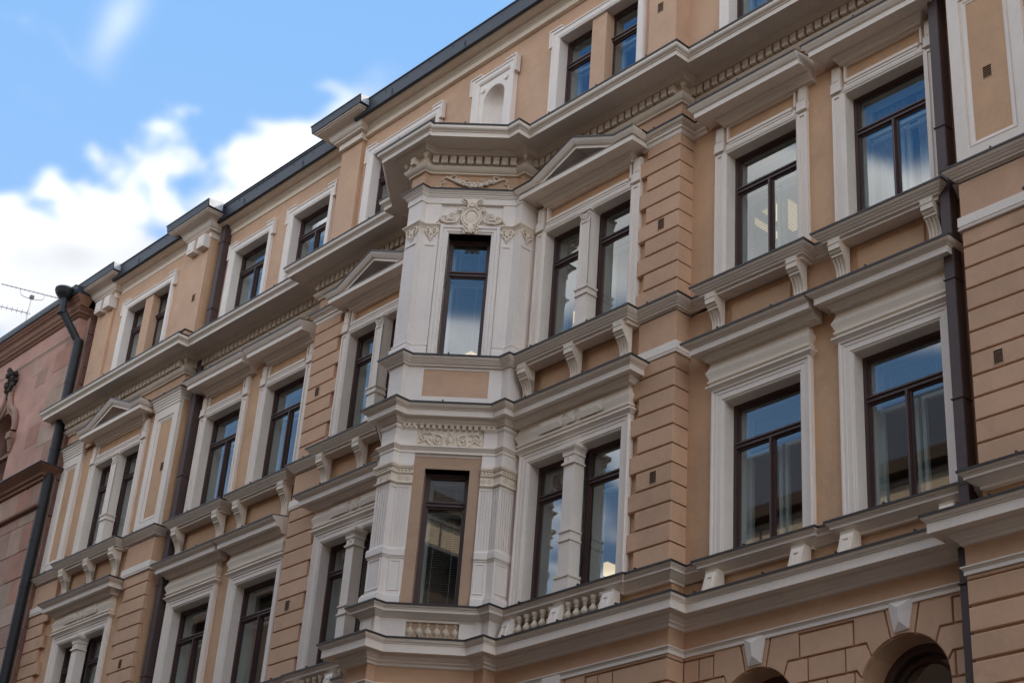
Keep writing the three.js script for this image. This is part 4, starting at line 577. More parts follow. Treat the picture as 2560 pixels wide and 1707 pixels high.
// ================================================================ THE ORIEL
{
  const g = sub('oriel', house), I = new THREE.Matrix4().makeRotationY(Math.PI / 4).setPosition(0.65, 0, 0.97), J = new THREE.Matrix4().makeRotationY(-Math.PI / 4).setPosition(-0.65, 0, 0.97);
  const op = (n, geo, mat, crease) => part(n, geo, mat, g, false, crease);
  for (const [Mx, s] of [[I, 1], [J, -1]]) {
    const put = (n, geo, mat, crease) => op(n, geo.clone().applyMatrix4(Mx), mat, crease);
    const a = -0.70, b = 0.66, mx = (x0, x1) => s > 0 ? [x0, x1] : [-x1, -x0]; const [u0, u1] = mx(a, b);
    // upper wall (cream) with window, lower wall (tan, shade put into its colour) with window, frieze zones
    const sh = poly([[u0, 12.6], [u1, 12.6], [u1, 15.45], [u0, 15.45]]); sh.holes.push(rectHole(-0.325, 0.325, 12.78, 14.90)); put('wall', extr(sh, -0.25, -0.03), M.white);
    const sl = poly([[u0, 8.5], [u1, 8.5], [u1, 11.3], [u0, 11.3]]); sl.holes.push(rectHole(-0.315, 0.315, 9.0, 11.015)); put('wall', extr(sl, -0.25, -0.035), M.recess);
    put('wall', merge([box(u0, u1, 11.2, 12.0, -0.25, -0.03)]), M.white);
    put('wall', box(u0, u1, 11.95, 12.62, -0.25, -0.012), M.white); put('panel', box(-0.475, 0.475, 12.13, 12.565, -0.02, -0.009), M.attic);
    for (const q of [[u0, -0.475], [0.475, u1]]) put('frieze_block', block(q[0], q[1], 12.0, 12.60, -0.2, 0.003, 0.004), M.white); put('frieze_block', box(-0.475, 0.475, 12.0, 12.13, -0.1, 0.001), M.white); put('frieze_block', box(-0.475, 0.475, 12.567, 12.6, -0.1, 0.001), M.white);
    // upper window surround with panelled sides
    put('window_surround', frameSweep([[-0.325, 12.7], [-0.325, 14.90], [0.325, 14.90], [0.325, 12.7]], [[0, -0.26], [0, -0.04], [0.012, -0.022], [0.025, -0.022], [0.035, -0.008], [0.075, -0.004], [0.085, 0.012], [0.125, 0.014], [0.14, 0.0], [0.14, -0.05]]), M.white, 0.3);
    put('window_surround', frameSweep([[-0.315, 8.9], [-0.315, 11.015], [0.315, 11.015], [0.315, 8.9]], [[0, -0.2], [0, -0.034], [0.004, -0.033]]), M.recess);  // lower reveal in the same tan, darkened to imitate shade
    window_(-0.325, 0.325, 12.78, 14.90, -0.225, { transom: 14.305, mat: Mx, parent: g, blind: 0.3 });
    window_(-0.315, 0.315, 9.0, 11.015, -0.20, { transom: 10.55, mat: Mx, parent: g, blind: 0.25 });
    // cartouche over the upper window
    const c = []; const y0 = 15.17;
    c.push(new THREE.TorusGeometry(0.115, 0.022, 8, 28).scale(1, 1.18, 0.9).translate(0, y0, 0.02), ball(0, y0, 0.0, 0.10, 0.125, 0.035, 20, 12), new THREE.TorusGeometry(0.15, 0.018, 7, 28, Math.PI * 1.9).rotateZ(-0.85).scale(1, 1.12, 0.9).translate(0, y0, 0.01));
    c.push(extr(poly([[-0.055, 15.30], [-0.075, 15.40], [-0.055, 15.50], [0.055, 15.50], [0.075, 15.40], [0.055, 15.30]]), 0.0, 0.04, 0.012), ball(0, 15.36, 0.045, 0.05, 0.03, 0.022), ball(0, 15.405, 0.045, 0.028, 0.02, 0.02));
    for (const q of [-1, 1]) {
      const sp = (cx, cy, r, a0, turns, dir) => { const P = []; for (let i = 0; i <= 18; i++) { const t = i / 18, A = a0 + dir * turns * 6.283 * t, rr = r * (1 - 0.8 * t); P.push([q * (cx + rr * Math.cos(A)), cy + rr * Math.sin(A), 0.022 + 0.012 * t]); } return tube(P, 0.014, 40, 7); };
      c.push(sp(0.125, 15.475, 0.042, -2.2, 1.15, 1), tube([[q * 0.075, 15.32, 0.03], [q * 0.055, 15.39, 0.045], [q * 0.075, 15.45, 0.04], [q * 0.10, 15.49, 0.03]], 0.016, 16, 7), tube([[q * 0.16, 15.27, 0.025], [q * 0.19, 15.32, 0.03], [q * 0.15, 15.335, 0.03], [q * 0.09, 15.30, 0.03]], 0.015, 16, 7), sp(0.185, 15.31, 0.035, 0.5, 1.0, -1));
      c.push(sp(0.30, 15.165, 0.072, 2.6, 1.4, -1), sp(0.40, 15.135, 0.055, 0.6, 1.3, 1), tube([[q * 0.20, 15.17, 0.02], [q * 0.22, 15.08, 0.03], [q * 0.32, 15.06, 0.03], [q * 0.43, 15.085, 0.025], [q * 0.475, 15.16, 0.02]], 0.018, 20, 7), tube([[q * 0.46, 15.17, 0.02], [q * 0.50, 15.09, 0.02], [q * 0.53, 15.055, 0.01]], 0.013, 12, 6));
      for (let i = 0; i < 5; i++) c.push(ball(q * (0.26 + i * 0.05), 15.10 + 0.05 * Math.sin(i * 2.1), 0.03, 0.016, 0.02, 0.014)); c.push(extr(poly([[q * 0.17, 15.03], [q * 0.55, 15.03], [q * 0.53, 15.05], [q * 0.19, 15.05]]), -0.02, 0.012));
      c.push(sp(0.085, 14.985, 0.04, 2.0, 1.1, -1), sp(0.07, 14.91, 0.035, -1.5, 1.1, 1));
    }
    c.push(ball(0, 14.96, 0.03, 0.055, 0.075, 0.035, 14, 10), ball(0, 14.895, 0.03, 0.035, 0.025, 0.03)); put('cartouche', merge(c), M.creamB, 1.2);
    // garland on the top frieze
    const gl = [], R = rng(77); for (let i = 0; i < 150; i++) { const t = R() * 2 - 1, x = t * 0.31, y = 15.745 + 0.09 * t * t + (R() - 0.5) * 0.075 * (1 - 0.5 * t * t), r = 0.013 + 0.014 * R(); gl.push(ball(x, y, 0.02 + 0.02 * R(), r, r, r, 7, 5)); }
    for (const q of [-1, 1]) { gl.push(tube([[q * 0.27, 15.79, 0.02], [q * 0.36, 15.84, 0.025], [q * 0.45, 15.885, 0.02]], 0.019, 10, 8), tube([[q * 0.43, 15.885, 0.015], [q * 0.50, 15.84, 0.02], [q * 0.47, 15.79, 0.02], [q * 0.53, 15.75, 0.02], [q * 0.51, 15.72, 0.02], [q * 0.60, 15.69, 0.015]], 0.011, 26, 6), tube([[q * 0.31, 15.82, 0.02], [q * 0.22, 15.86, 0.025], [q * 0.20, 15.82, 0.025], [q * 0.13, 15.85, 0.02], [q * 0.09, 15.835, 0.02]], 0.010, 22, 6), tube([[q * 0.31, 15.83, 0.02], [q * 0.28, 15.89, 0.03], [q * 0.34, 15.91, 0.03], [q * 0.38, 15.87, 0.03]], 0.012, 18, 6)); }
    put('garland', merge(gl), M.creamB, 1.2);
    // carved panel over the lower window
    put('panel', box(-0.46, 0.46, 11.345, 11.585, -0.05, -0.022), M.creamB); const pn = [];
    pn.push(ball(0, 11.46, -0.02, 0.045, 0.055, 0.03, 16, 10), new THREE.TorusGeometry(0.056, 0.009, 6, 24).scale(1, 1.2, 1).translate(0, 11.46, -0.012), ball(0, 11.56, -0.015, 0.035, 0.025, 0.02), ball(0, 11.37, -0.015, 0.035, 0.02, 0.02));
    for (const q of [-1, 1]) { const sp = (cx, cy, r, a0, turns, dir) => { const P = []; for (let i = 0; i <= 18; i++) { const t = i / 18, A = a0 + dir * turns * 6.283 * t, rr = r * (1 - 0.75 * t); P.push([q * (cx + rr * Math.cos(A)), cy + rr * Math.sin(A), -0.012 + 0.006 * t]); } return tube(P, 0.013, 40, 6); };
      pn.push(sp(0.18, 11.45, 0.085, 1.2, 1.3, 1), sp(0.37, 11.49, 0.07, 2.6, 1.3, -1), tube([[q * 0.11, 11.40, -0.01], [q * 0.20, 11.355, -0.008], [q * 0.29, 11.39, -0.008], [q * 0.33, 11.44, -0.008], [q * 0.44, 11.40, -0.012]], 0.012, 22, 6), tube([[q * 0.26, 11.54, -0.012], [q * 0.32, 11.565, -0.01], [q * 0.42, 11.57, -0.012]], 0.011, 12, 6), ball(q * 0.18, 11.45, -0.012, 0.028, 0.03, 0.016), ball(q * 0.37, 11.49, -0.012, 0.024, 0.026, 0.016), ball(q * 0.10, 11.50, -0.014, 0.02, 0.03, 0.012), ball(q * 0.28, 11.46, -0.014, 0.025, 0.014, 0.012), ball(q * 0.43, 11.365, -0.014, 0.02, 0.014, 0.012)); }
    put('carved_panel', merge(pn), M.creamB, 1.2);
    // small dentils under the lower cornice
    const dg = []; for (let i = 0; i < 11; i++) dg.push(box(-0.44 + i * 0.086, -0.395 + i * 0.086, 11.615, 11.675, -0.03, 0.03)); put('dentil_row', merge(dg), M.creamB).userData.kind = 'stuff';
    const de = []; for (const q of [-0.66, -0.59, -0.52, 0.47, 0.54, 0.61]) { const qq = s * q; de.push(box(qq - 0.022, qq + 0.022, 11.612, 11.672, -0.03, 0.055)); } put('dentil_row', merge(de), M.creamB).userData.kind = 'stuff';
    // balustrade in the parapet
    put('parapet', merge([box(Math.min(u0, u1), -0.36, 8.35, 8.83, -0.2, 0.0), box(0.36, Math.max(u0, u1), 8.35, 8.83, -0.2, 0.0), box(-0.36, 0.36, 8.795, 8.83, -0.2, 0.0)]), M.white); put('parapet_back', box(-0.37, 0.37, 8.3, 8.83, -0.2, -0.13), M.wall);
    const sn = Math.SQRT1_2; for (let i = 0; i < 6; i++) { const u = -0.30 + i * 0.12; const p = new THREE.Vector3(u, 0, -0.055).applyMatrix4(Mx); baluster(p.x, p.z, g); }
  }
  // corner piers: one at the point, one where each side meets the house
  const nose = [[-0.315, 1.305], [-0.155, 1.465], [-0.155, 1.56], [0.155, 1.56], [0.155, 1.465], [0.315, 1.305]], right = [[0.985, 0.635], [1.12, 0.5], [1.26, 0.5], [1.26, 0.1]], left = right.map(p => [-p[0], p[1]]).reverse();
  const low = [[-0.1, 9.17], [0.0, 9.165], [0.028, 9.15], [0.028, 9.13], [0.045, 9.115], [0.05, 9.09], [0.05, 8.95], [-0.1, 8.95]];
  for (const p of [nose, right, left]) {
    op('pilaster_base', sweep(p, low), M.white, 0.4);
    op('pilaster_pedestal', sweep(p, [[-0.1, 9.67], [0, 9.665], [0, 9.16], [-0.1, 9.16]]), M.white);
    op('pilaster_band', sweep(p, [[-0.1, 9.80], [0.018, 9.795], [0.03, 9.78], [0.03, 9.69], [0.02, 9.675], [0.012, 9.672], [0.012, 9.655], [-0.1, 9.65]]), M.white, 0.4);
    op('pilaster_shaft', sweep(p, [[-0.1, 10.76], [0, 10.755], [0, 10.705], [-0.016, 10.70], [-0.016, 9.845], [0, 9.84], [0, 9.79], [-0.1, 9.79]]), M.white);
    op('capital', sweep(p, [[-0.1, 11.05], [0.055, 11.042], [0.055, 11.005], [0.045, 11.0], [0.045, 10.985], [0.02, 10.98], [0.012, 10.935], [0.03, 10.93], [0.032, 10.915], [0.012, 10.905], [0.004, 10.90], [0.004, 10.785], [0.03, 10.78], [0.034, 10.765], [0.022, 10.752], [-0.1, 10.75]]), M.creamB, 0.4);
    op('pier', sweep(p, [[-0.1, 11.3], [0, 11.3], [0, 11.03], [-0.1, 11.03]]), M.white);
    op('pier', sweep(p, [[-0.1, 11.66], [0.012, 11.66], [0.03, 11.615], [0.025, 11.60], [0.01, 11.585], [0.003, 11.58], [0.003, 11.32], [-0.1, 11.32]]), M.white, 0.4);
    op('pier', sweep(p, [[-0.1, 12.66], [0.001, 12.66], [0.001, 11.85], [-0.1, 11.85]]), M.white);
    // upper pilasters
    op('pilaster_base', sweep(p, [[-0.1, 12.98], [0, 12.975], [0.02, 12.965], [0.025, 12.945], [0.012, 12.93], [0.012, 12.92], [0.035, 12.91], [0.04, 12.89], [0.04, 12.72], [-0.1, 12.72]]), M.white, 0.4);
    op('pilaster_shaft', sweep(p, [[-0.1, 15.02], [0, 15.02], [0, 12.95], [-0.1, 12.95]]), M.white);
    op('capital', sweep(p, [[-0.1, 15.035], [0.05, 15.028], [0.05, 15.012], [0.038, 15.0], [0.025, 14.985], [0.02, 14.97], [0.008, 14.955], [0.002, 14.90], [0, 14.86]]), M.creamB, 0.4);
    op('pier', sweep(p, [[-0.1, 15.45], [0.002, 15.45], [0.002, 15.03], [-0.1, 15.03]]), M.white);
  }
  // flutes, rosettes, bead rows, panel frames and capital leaves on every face of the piers
  const face = (x, z, ang, w) => ({ m: new THREE.Matrix4().makeRotationY(ang).setPosition(x, 0, z), w });
  const q4 = Math.PI / 4, F = [face(0, 1.56, 0, 0.31), face(0.235, 1.385, q4, 0.20), face(1.05, 0.57, q4, 0.19), face(1.26, 0.36, Math.PI / 2, 0.26), face(1.19, 0.5, 0, 0.12), face(-0.235, 1.385, -q4, 0.20), face(-1.05, 0.57, -q4, 0.19)];
  F.forEach(({ m, w }, fi) => {
    const fl = [], n = w > 0.25 ? 6 : (w > 0.15 ? 5 : 3), st = w / n; for (let i = 0; i < n; i++) { const x = -w / 2 + st * (i + 0.5); fl.push(box(x - st * 0.27 + (i === 0 ? -0.008 : 0), x + st * 0.27 + (i === n - 1 ? 0.008 : 0), 9.843, 10.702, -0.02, -0.0005)); } op('fluting', merge(fl).applyMatrix4(m), M.white);
    if (w > 0.15) {
      const ro = [], be = []; for (const x of [-w * 0.24, w * 0.24]) { ro.push(new THREE.TorusGeometry(0.033, 0.007, 6, 18).translate(x, 10.845, 0.008), ball(x, 10.845, 0.008, 0.011)); for (let i = 0; i < 4; i++) { const a = i * 1.571 + 0.785; ro.push(ball(x + 0.019 * Math.cos(a), 10.845 + 0.019 * Math.sin(a), 0.006, 0.012, 0.012, 0.007)); } } op('rosette', merge(ro).applyMatrix4(m), M.creamB, 1.2);
      const k = Math.round((w + 0.03) / 0.052); for (let i = 0; i < k; i++) be.push(ball(-w / 2 + (w) * (i + 0.5) / k, 10.957, 0.022, 0.017, 0.022, 0.016)); op('bead_row', merge(be).applyMatrix4(m), M.creamB, 1.2).userData.kind = 'stuff';
      const fr = (y0, y1, h2, d = 0.012) => frameSweep([[-h2, (y0 + y1) / 2], [-h2, y1], [h2, y1], [h2, y0], [-h2, y0], [-h2, (y0 + y1) / 2]], [[0, 0], [0, 0.004], [0.012, d], [0.022, d], [0.022, 0]]);
      op('panel_moulding', fr(9.215, 9.605, w / 2 - 0.045).applyMatrix4(m), M.white); op('panel_moulding', merge([fr(13.0, 14.66, w / 2 - 0.05, 0.006), box(-w / 2 + 0.022, w / 2 - 0.03, 14.655, 14.685, 0, 0.014)]).applyMatrix4(m), M.white);
      op('acanthus', scrollLeaf(w * 0.92, 0.24, 0.011).translate(0, 14.85, 0.004).applyMatrix4(m), M.creamB, 1.2);
    }
  });
  // horizontal members that run round the oriel only
  const ring = [[-1.26, 0.18], ...ORL, ...OR, [1.26, 0.18]], body = (o, y0, y1, mat) => op('band', sweep(ring, [[-0.1, y1], [o, y1], [o, y0], [-0.1, y0]]), mat);
  op('architrave', sweep(ring, [[-0.1, 11.36], [0.055, 11.335], [0.055, 11.318], [0.04, 11.305], [0.025, 11.285], [0.022, 11.28], [0.012, 11.275], [0.012, 11.235], [-0.02, 11.228], [-0.12, 11.228]]), M.cream, 0.4);
  op('bed_moulding', sweep(ring, [[-0.1, 11.77], [0.075, 11.765], [0.065, 11.735], [0.045, 11.715], [0.03, 11.70], [0.0, 11.68], [-0.1, 11.68]]), M.creamB, 0.4);
  const cap = [[-0.15, 15.67], [0.10, 15.622], [0.10, 15.608], [0.09, 15.59], [0.07, 15.575], [0.065, 15.562], [0.05, 15.555], [0.045, 15.535], [0.032, 15.522], [0.028, 15.51], [0.018, 15.505], [0.018, 15.408], [0.0, 15.40], [-0.1, 15.40]];
  op('cornice', sweep(ring, cap), M.white, 0.4); op('flashing', sweep(ring, [[-0.1, 15.66], [0.112, 15.637], [0.112, 15.61], [0.104, 15.61], [0.102, 15.624], [-0.1, 15.65]]), M.flash);
  op('roof', sweep(ring, [[0.05, 16.55], [-0.5, 16.62]], false), M.flash);
  // blind diamond on the parapet's point
  const dz = 1.572; op('diamond', raw([-0.11, 8.45, dz, 0.11, 8.45, dz, 0, 8.62, dz + 0.02, 0.11, 8.45, dz, 0.11, 8.79, dz, 0, 8.62, dz + 0.02, 0.11, 8.79, dz, -0.11, 8.79, dz, 0, 8.62, dz + 0.02, -0.11, 8.79, dz, -0.11, 8.45, dz, 0, 8.62, dz + 0.02]), M.white, 0.01);
  op('parapet', sweep([[-0.62, 1.0], [-0.155, 1.465], [-0.155, 1.56], [0.155, 1.56], [0.155, 1.465], [0.40, 1.22]], [[-0.1, 8.86], [0.004, 8.86], [0.004, 8.3], [-0.1, 8.3]]), M.white); op('parapet', sweep([[1.06, 0.57], [1.12, 0.51], [1.265, 0.51], [1.265, 0.1]], [[0, 8.83], [0, 8.3]], false), M.white);
}

// ---- lit ceiling panels seen through a few windows
function ceilingLamp(x, y, z, w, d) {
  const g = sub('ceiling_lamp', house); part('housing', box(x - w / 2 - 0.02, x + w / 2 + 0.02, y, y + 0.05, z - d / 2 - 0.02, z + d / 2 + 0.02), M.jamb, g); part('diffuser', box(x - w / 2, x + w / 2, y - 0.012, y - 0.002, z - d / 2, z + d / 2), M.lamp, g);
  const l = new THREE.RectAreaLight(0xffcf8f, 2.0, w, d); l.position.set(x, y - 0.02, z); l.lookAt(x, y - 5, z); g.add(l);
}
ceilingLamp(4.05, 15.42, -2.42, 0.5, 0.75); ceilingLamp(3.55, 15.42, -2.42, 0.12, 0.75); ceilingLamp(-0.72, 15.42, -2.38, 0.4, 0.5); ceilingLamp(-1.85, 11.85, -4.75, 0.5, 0.6); ceilingLamp(-3.05, 15.42, -2.3, 0.22, 0.3);

// ================================================================ DRAINPIPES
function squarePipe(x0, x1, z0, z1, y0, y1, label, rings) {
  const g = thing('drainpipe', label, 'drainpipe', [(x0 + x1) / 2, y0, (z0 + z1) / 2]), w = (x1 - x0) / 2, d = (z1 - z0) / 2;
  part('pipe', block(-w, w, 0, y1 - y0, -d, d, 0.008), M.pipe, g); for (const y of rings) part('clip', box(-w - 0.012, w + 0.012, y - y0 - 0.008, y - y0 + 0.008, -d, d + 0.012), M.pipe, g); return g;
}
squarePipe(8.30, 8.435, 0.0, 0.165, 0.15, 16.3, 'square brown drainpipe in the corner beside the rightmost windows', [15.55, 13.55, 11.45, 9.95, 7.83, 5.9]);
{ const p = scene.children.find(o => o.name === 'drainpipe'); part('pipe', block(-0.055, 0.065, 0, 8.05, 0.02, 0.185, 0.008), M.pipe, p); for (const y of [7.65, 6.4]) part('clip', box(-0.07, 0.08, y - 0.008, y + 0.008, 0.02, 0.2), M.pipe, p); }
squarePipe(-8.53, -8.37, -0.05, 0.12, 0.15, 19.35, 'square brown drainpipe in the recess right of the leftmost pediment bay', [18.9, 17.35, 15.6, 13.75, 11.6, 9.9]);
{
  const g = thing('drainpipe', 'round black drainpipe with a bowl head between the tan and red houses', 'drainpipe', [-13.375, 0.15, 0.455]), X = -13.375, Z = 0.455, o = p => p.map(v => [v[0] - X, v[1] - 0.15, v[2] - Z]);
  const cyl = (a, b, r) => { const A = new THREE.Vector3(...a), B = new THREE.Vector3(...b), d = B.clone().sub(A); return new THREE.CylinderGeometry(r, r, d.length(), 18, 1, false).applyQuaternion(new THREE.Quaternion().setFromUnitVectors(new THREE.Vector3(0, 1, 0), d.normalize())).translate((a[0] + b[0]) / 2 - X, (a[1] + b[1]) / 2 - 0.15, (a[2] + b[2]) / 2 - Z); };
  part('pipe', merge([cyl([X, 0.15, Z], [X, 18.22, Z], 0.10), cyl([X, 18.20, Z], [-13.56, 18.86, 0.88], 0.085), cyl([-13.56, 18.82, 0.88], [-13.62, 19.18, 0.88], 0.075)]), M.blackpipe, g, false, 0.6);
  for (const y of [17.2, 15.6, 13.55, 12.55, 11.4, 10.2, 8]) part('collar', cyl([X, y - 0.03, Z], [X, y + 0.03, Z], 0.106), M.blackpipe, g, false, 0.6);
  for (const [a, b] of [[[X, 18.14, Z], [X, 18.26, Z]], [[-13.56, 18.80, 0.88], [-13.562, 18.88, 0.88]]]) part('elbow', cyl(a, b, 0.104), M.blackpipe, g, false, 0.6);
  part('hopper', lathe([[0.07, 0], [0.08, 0.05], [0.15, 0.13], [0.20, 0.20], [0.205, 0.25], [0.22, 0.255], [0.22, 0.31], [0.21, 0.31], [0.20, 0.22], [0.02, 0.12]], 28).translate(-13.68 - X, 19.15 - 0.15, 0.88 - Z), M.blackpipe, g, false, 0.6);
  part('spout', merge([box(-13.62, -13.42, 19.36, 19.55, 0.66, 0.78)]).translate(-X, -0.15, -Z), M.blackpipe, g);
}

// ================================================================ THE RED HOUSE NEXT DOOR
{
  const g = thing('red_house', 'weathered red stone house with a brown eaves cornice at the left edge', 'building'), z = 0.53, xr = -13.43, xl = -28;
  const s = poly([[xl, 0.1], [xr, 0.1], [xr, 18.9], [xl, 18.9]]); const gw2 = -16.12, wy = 16.75; const h = new THREE.Path(); h.moveTo(gw2 - 0.62, 15.3); h.lineTo(gw2 + 0.62, 15.3); h.lineTo(gw2 + 0.62, wy - 0.1); h.quadraticCurveTo(gw2 + 0.55, wy + 0.4, gw2, wy + 0.55); h.quadraticCurveTo(gw2 - 0.55, wy + 0.4, gw2 - 0.62, wy - 0.1); h.closePath(); s.holes.push(h);
  part('wall', extr(s, -0.3, z), M.red, g);
  part('wall', box(xl, xr - 0.02, 0.1, 18.9, -0.32, -0.3), M.dark, g); part('wall', box(xr - 0.05, -13.285, 0.1, 18.85, -0.35, 0.335), redV[1], g);
  part('rough_edge', (() => { const t = new THREE.PlaneGeometry(0.30, 19, 6, 240).rotateY(Math.PI / 2).translate(-13.272, 9.5, 0.18), p = t.attributes.position; for (let i = 0; i < p.count; i++) p.setX(i, p.getX(i) + 0.075 * (fbm(p.getY(i) * 5, p.getZ(i) * 14, 3.1, 4) - 0.35)); return t; })(), M.rough, g);
  { const q = rng(31); let y = 0.3; while (y < 18.6) { const hh = 0.22 + 0.3 * q(), o = 0.03 * q(); part('rough_stone', block(-13.34, -13.262 + o, y + 0.012, y + hh - 0.012, 0.02, 0.33 - 0.02 * q(), 0.018).rotateX(0), [M.rough, M.redtrim, M.rough][Math.floor(q() * 3)], g); y += hh; } }
  // eaves
  const ep = [[xl, z], [xr + 0.13, z]], ec = [[xl, z], [xr, z], [xr, 0.2]];
  part('cornice', sweep(ep, [[-0.2, 19.36], [0.20, 19.31], [0.20, 19.27], [0.18, 19.24], [0.165, 19.23], [0.16, 19.20], [0.11, 19.15], [0.10, 19.10], [0.095, 19.06], [-0.1, 19.06]]), M.redtrim, g, false, 0.4);
  part('cornice', sweep(ec, [[-0.1, 19.09], [0.10, 19.08], [0.10, 19.04], [0.075, 19.01], [0.06, 18.97], [0.085, 18.95], [0.085, 18.91], [0.05, 18.88], [0.035, 18.84], [0.0, 18.81], [-0.1, 18.81]]), M.redtrim, g, false, 0.4);
  part('gutter', sweep(ep, [[-0.4, 19.62], [0.235, 19.47], [0.245, 19.465], [0.245, 19.35], [0.225, 19.31], [-0.2, 19.35]]), M.gutter, g);
  part('roof', extr(poly([[0.5, 19.48], [-6, 22.2], [-12, 19.3], [-12, 18.8], [0.2, 19.2]]), 0, 14.5).rotateY(-Math.PI / 2).scale(-1, 1, 1).translate(-13.45 - 14.5, 0, 0).translate(0, 0, 0), M.roof, g);
  part('string_course', sweep([[xl, z], [xr, z]], [[-0.05, 18.46], [0.012, 18.44], [0.025, 18.43], [0.025, 18.405], [0.012, 18.395], [0.008, 18.36], [-0.05, 18.36]]), redV[4], g);
  part('ledge', sweep(ec, [[-0.1, 15.34], [0.26, 15.18], [0.25, 15.14], [0.20, 15.10], [0.12, 15.03], [0.10, 14.98], [0.06, 14.96], [0.05, 14.90], [0.0, 14.88], [-0.1, 14.88]]), M.redtrim, g, false, 0.4); part('flashing', sweep(ec, [[-0.1, 15.36], [0.28, 15.19], [0.28, 15.165], [-0.1, 15.33]]), M.flash, g);
  part('string_course', sweep(ec, [[-0.1, 14.36], [0.08, 14.33], [0.08, 14.29], [0.05, 14.26], [0.0, 14.25], [-0.1, 14.25]]), M.redtrim, g);
  part('slot', box(-14.10, -14.02, 14.66, 14.88, z - 0.05, z + 0.003), M.slot, g);
  // stones that can be told apart beside the pipe and low down
  const R = rng(5); let y = 6.0, i = 0; while (y < 14.2) { const hh = 0.42 + 0.22 * R(); let x = xr; const y1 = Math.min(14.22, y + hh); while (x > -18.5) { const w = (x === xr ? (i % 2 ? 0.75 : 0.42) : 0.55 + 0.9 * R()); part('stone', block(x - w + 0.007, x - 0.007, y + 0.006, y1 - 0.006, z - 0.02, z + 0.006 + 0.012 * R(), 0.006), redV[Math.floor(R() * 5)], g); x -= w; } y = y1; i++; }
  y = 15.4; i = 0; while (y < 18.3) { const hh = 0.36 + 0.2 * R(), y1 = Math.min(18.34, y + hh); const w = i % 2 ? 0.72 : 0.36; part('stone', block(xr - w, xr - 0.004, y + 0.006, y1 - 0.006, z - 0.02, z + 0.006, 0.005), redV[Math.floor(R() * 5)], g); y = y1; i++; }
  for (const [a, b, c, d, m] of [[-14.95, -14.45, 17.55, 17.95, 0], [-15.2, -14.95, 17.9, 18.3, 1], [-14.75, -14.2, 16.0, 16.5, 2], [-15.1, -14.45, 14.40, 14.86, 1], [-14.45, -13.85, 14.40, 14.86, 2], [-13.85, -13.45, 14.40, 14.86, 0], [-15.9, -15.1, 14.40, 14.86, 4]]) part('stone', block(a, b, c, d, z - 0.02, z + 0.005, 0.005), redV[m], g);
  // pointed window: carved ogee hood with finial
  const w = sub('window', g); const og = s2 => [[gw2 + s2 * 0.62, wy - 0.15], [gw2 + s2 * 0.60, wy + 0.1], [gw2 + s2 * 0.45, wy + 0.38], [gw2 + s2 * 0.18, wy + 0.58], [gw2 + s2 * 0.06, wy + 0.78], [gw2, wy + 1.0]];
  for (const s2 of [-1, 1]) { part('hood_moulding', merge([tube(og(s2).map(p => [p[0] + s2 * 0.07, p[1] + 0.04, z + 0.05]), 0.07, 30, 8), tube(og(s2).map(p => [p[0] - s2 * 0.03, p[1] - 0.03, z + 0.02]), 0.05, 30, 8)]), M.carved, w, false, 1); part('hood_stop', merge([box(gw2 + s2 * 0.66 - 0.10, gw2 + s2 * 0.66 + 0.10, wy - 0.32, wy - 0.16, z - 0.05, z + 0.15), lathe([[0.02, wy - 0.62], [0.05, wy - 0.5], [0.10, wy - 0.32]], 10).translate(gw2 + s2 * 0.66, 0, z + 0.04)]), M.carved, w); }
  part('finial', merge([lathe([[0.04, 17.62], [0.05, 17.74], [0.11, 17.77], [0.12, 17.82], [0.06, 17.85]], 12).translate(gw2 + 0.02, 0, z + 0.08), ...(() => { const q = [], r2 = rng(9); for (let k = 0; k < 26; k++) { const a = r2() * 6.283, yy = r2(), rad = 0.17 * (0.45 + 0.55 * Math.sin(yy * 3.0)); q.push(ball(gw2 + 0.02 + rad * Math.cos(a), 17.88 + yy * 0.48, z + 0.12 + rad * 0.6 * Math.sin(a), 0.05 + 0.035 * r2(), 0.05 + 0.03 * r2(), 0.05, 8, 6)); } return q; })()]), M.soot, w, false, 1);
  part('pane', new THREE.PlaneGeometry(1.25, 2.1).translate(gw2, 16.3, 0.20), M.glass, w); part('frame', merge([box(gw2 - 0.05, gw2 + 0.05, 15.3, 17.3, 0.16, 0.26), box(gw2 - 0.62, gw2 + 0.62, 16.35, 16.43, 0.16, 0.26)]), M.carved, w);
}
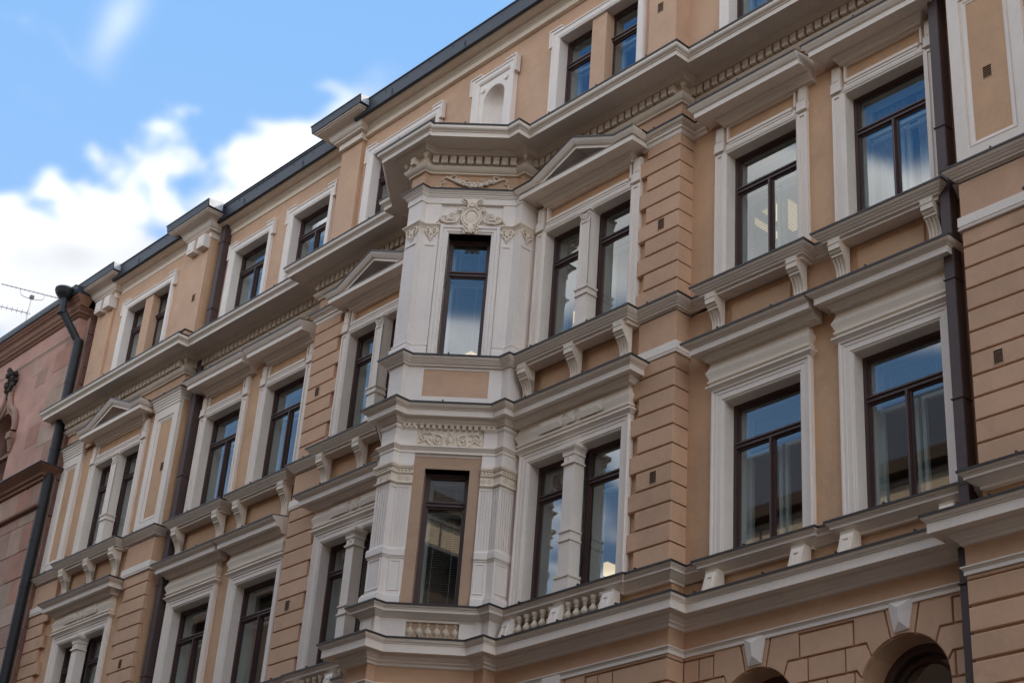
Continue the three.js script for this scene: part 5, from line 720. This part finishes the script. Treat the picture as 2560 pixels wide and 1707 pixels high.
// ---- aerials on its roof
function aerial(label, base, h, boomY, ax, len, n, el, second) {
  const g = thing('tv_antenna', label, 'antenna', base); const cyl = (a, b, r) => { const A = new THREE.Vector3(...a), B = new THREE.Vector3(...b), d = B.clone().sub(A); return new THREE.CylinderGeometry(r, r, d.length(), 6).applyQuaternion(new THREE.Quaternion().setFromUnitVectors(new THREE.Vector3(0, 1, 0), d.clone().normalize())).translate((A.x + B.x) / 2, (A.y + B.y) / 2, (A.z + B.z) / 2); };
  part('mast', cyl([0, 0, 0], [0, h, 0], 0.022), M.alu, g); part('clamp', new THREE.BoxGeometry(0.10, 0.10, 0.10).translate(0, h, 0), M.flash, g);
  const boom = (yy, x0, x1, tilt, nn, ee) => { const a = [x0 * ax[0], yy + x0 * tilt, x0 * ax[1]], b = [x1 * ax[0], yy + x1 * tilt, x1 * ax[1]]; part('boom', cyl(a, b, 0.014), M.alu, g); const px = [-ax[1], ax[0]]; for (let i = 0; i < nn; i++) { const t = x0 + (x1 - x0) * (i + 0.3) / nn, c = [t * ax[0], yy + t * tilt, t * ax[1]]; part('rod', cyl([c[0] - px[0] * ee, c[1], c[2] - px[1] * ee], [c[0] + px[0] * ee, c[1], c[2] + px[1] * ee], 0.007), M.alu, g); } };
  boom(...boomY[0]); if (boomY[1]) boom(...boomY[1]);
  if (second) { const u = [-0.34, -0.29, 0.29, 0.34].map((t, i) => [t * ax[0], h + (i % 3 ? 0.0 : 0.17) , t * ax[1]]); part('stay', tube(u, 0.011, 30, 5), M.alu, g); }
}
aerial('thin TV aerial with two long booms on the red house roof', [-22.42, 20.4, -1.95], 3.44, [[3.62, -0.88, 0.72, 0.0, 13, 0.05], [2.93, -0.9, 0.06, 0.0, 7, 0.16]], [0.33, -0.94], 4, 12, 0.15, true);

// ================================================================ ACROSS THE STREET (outside the frame; mirrored in the panes and throwing sunlight back)
function opposite(label, x0, x1, hEave, hRoof, mat, roofMat) {
  const g = thing('opposite_house', label, 'building'), z = 18; part('wall', box(x0, x1, 0.1, hEave, z, z + 10), mat, g);
  part('roof', extr(poly([[z - 0.4, hEave], [z + 1.6, hRoof], [z + 8, hRoof], [z + 10.2, hEave]]), x0, x1).rotateY(-Math.PI / 2).scale(-1, 1, 1), roofMat, g);
  part('cornice', box(x0, x1, hEave - 0.35, hEave, z - 0.5, z), mat, g);
  for (let y = 4.5; y + 2.2 < hEave - 0.4; y += 3.4) for (let x = x0 + 1.2; x + 1.3 < x1; x += 2.6) { const w = sub('window', g); part('surround', box(x - 0.15, x + 1.25, y - 0.15, y + 2.15, z - 0.08, z), mat, w); part('pane', box(x, x + 1.1, y, y + 2, z - 0.10, z - 0.05), M.dark, w); }
  return g;
}
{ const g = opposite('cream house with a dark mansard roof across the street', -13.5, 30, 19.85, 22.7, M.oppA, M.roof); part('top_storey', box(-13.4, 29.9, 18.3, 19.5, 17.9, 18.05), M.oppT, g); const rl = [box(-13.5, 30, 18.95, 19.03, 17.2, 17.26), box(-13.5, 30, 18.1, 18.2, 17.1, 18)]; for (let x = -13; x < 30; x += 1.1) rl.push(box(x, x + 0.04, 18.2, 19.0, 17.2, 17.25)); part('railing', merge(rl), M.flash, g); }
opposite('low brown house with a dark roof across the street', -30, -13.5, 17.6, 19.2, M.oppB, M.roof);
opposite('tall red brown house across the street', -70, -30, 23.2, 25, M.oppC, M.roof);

renderer.render(scene, camera);
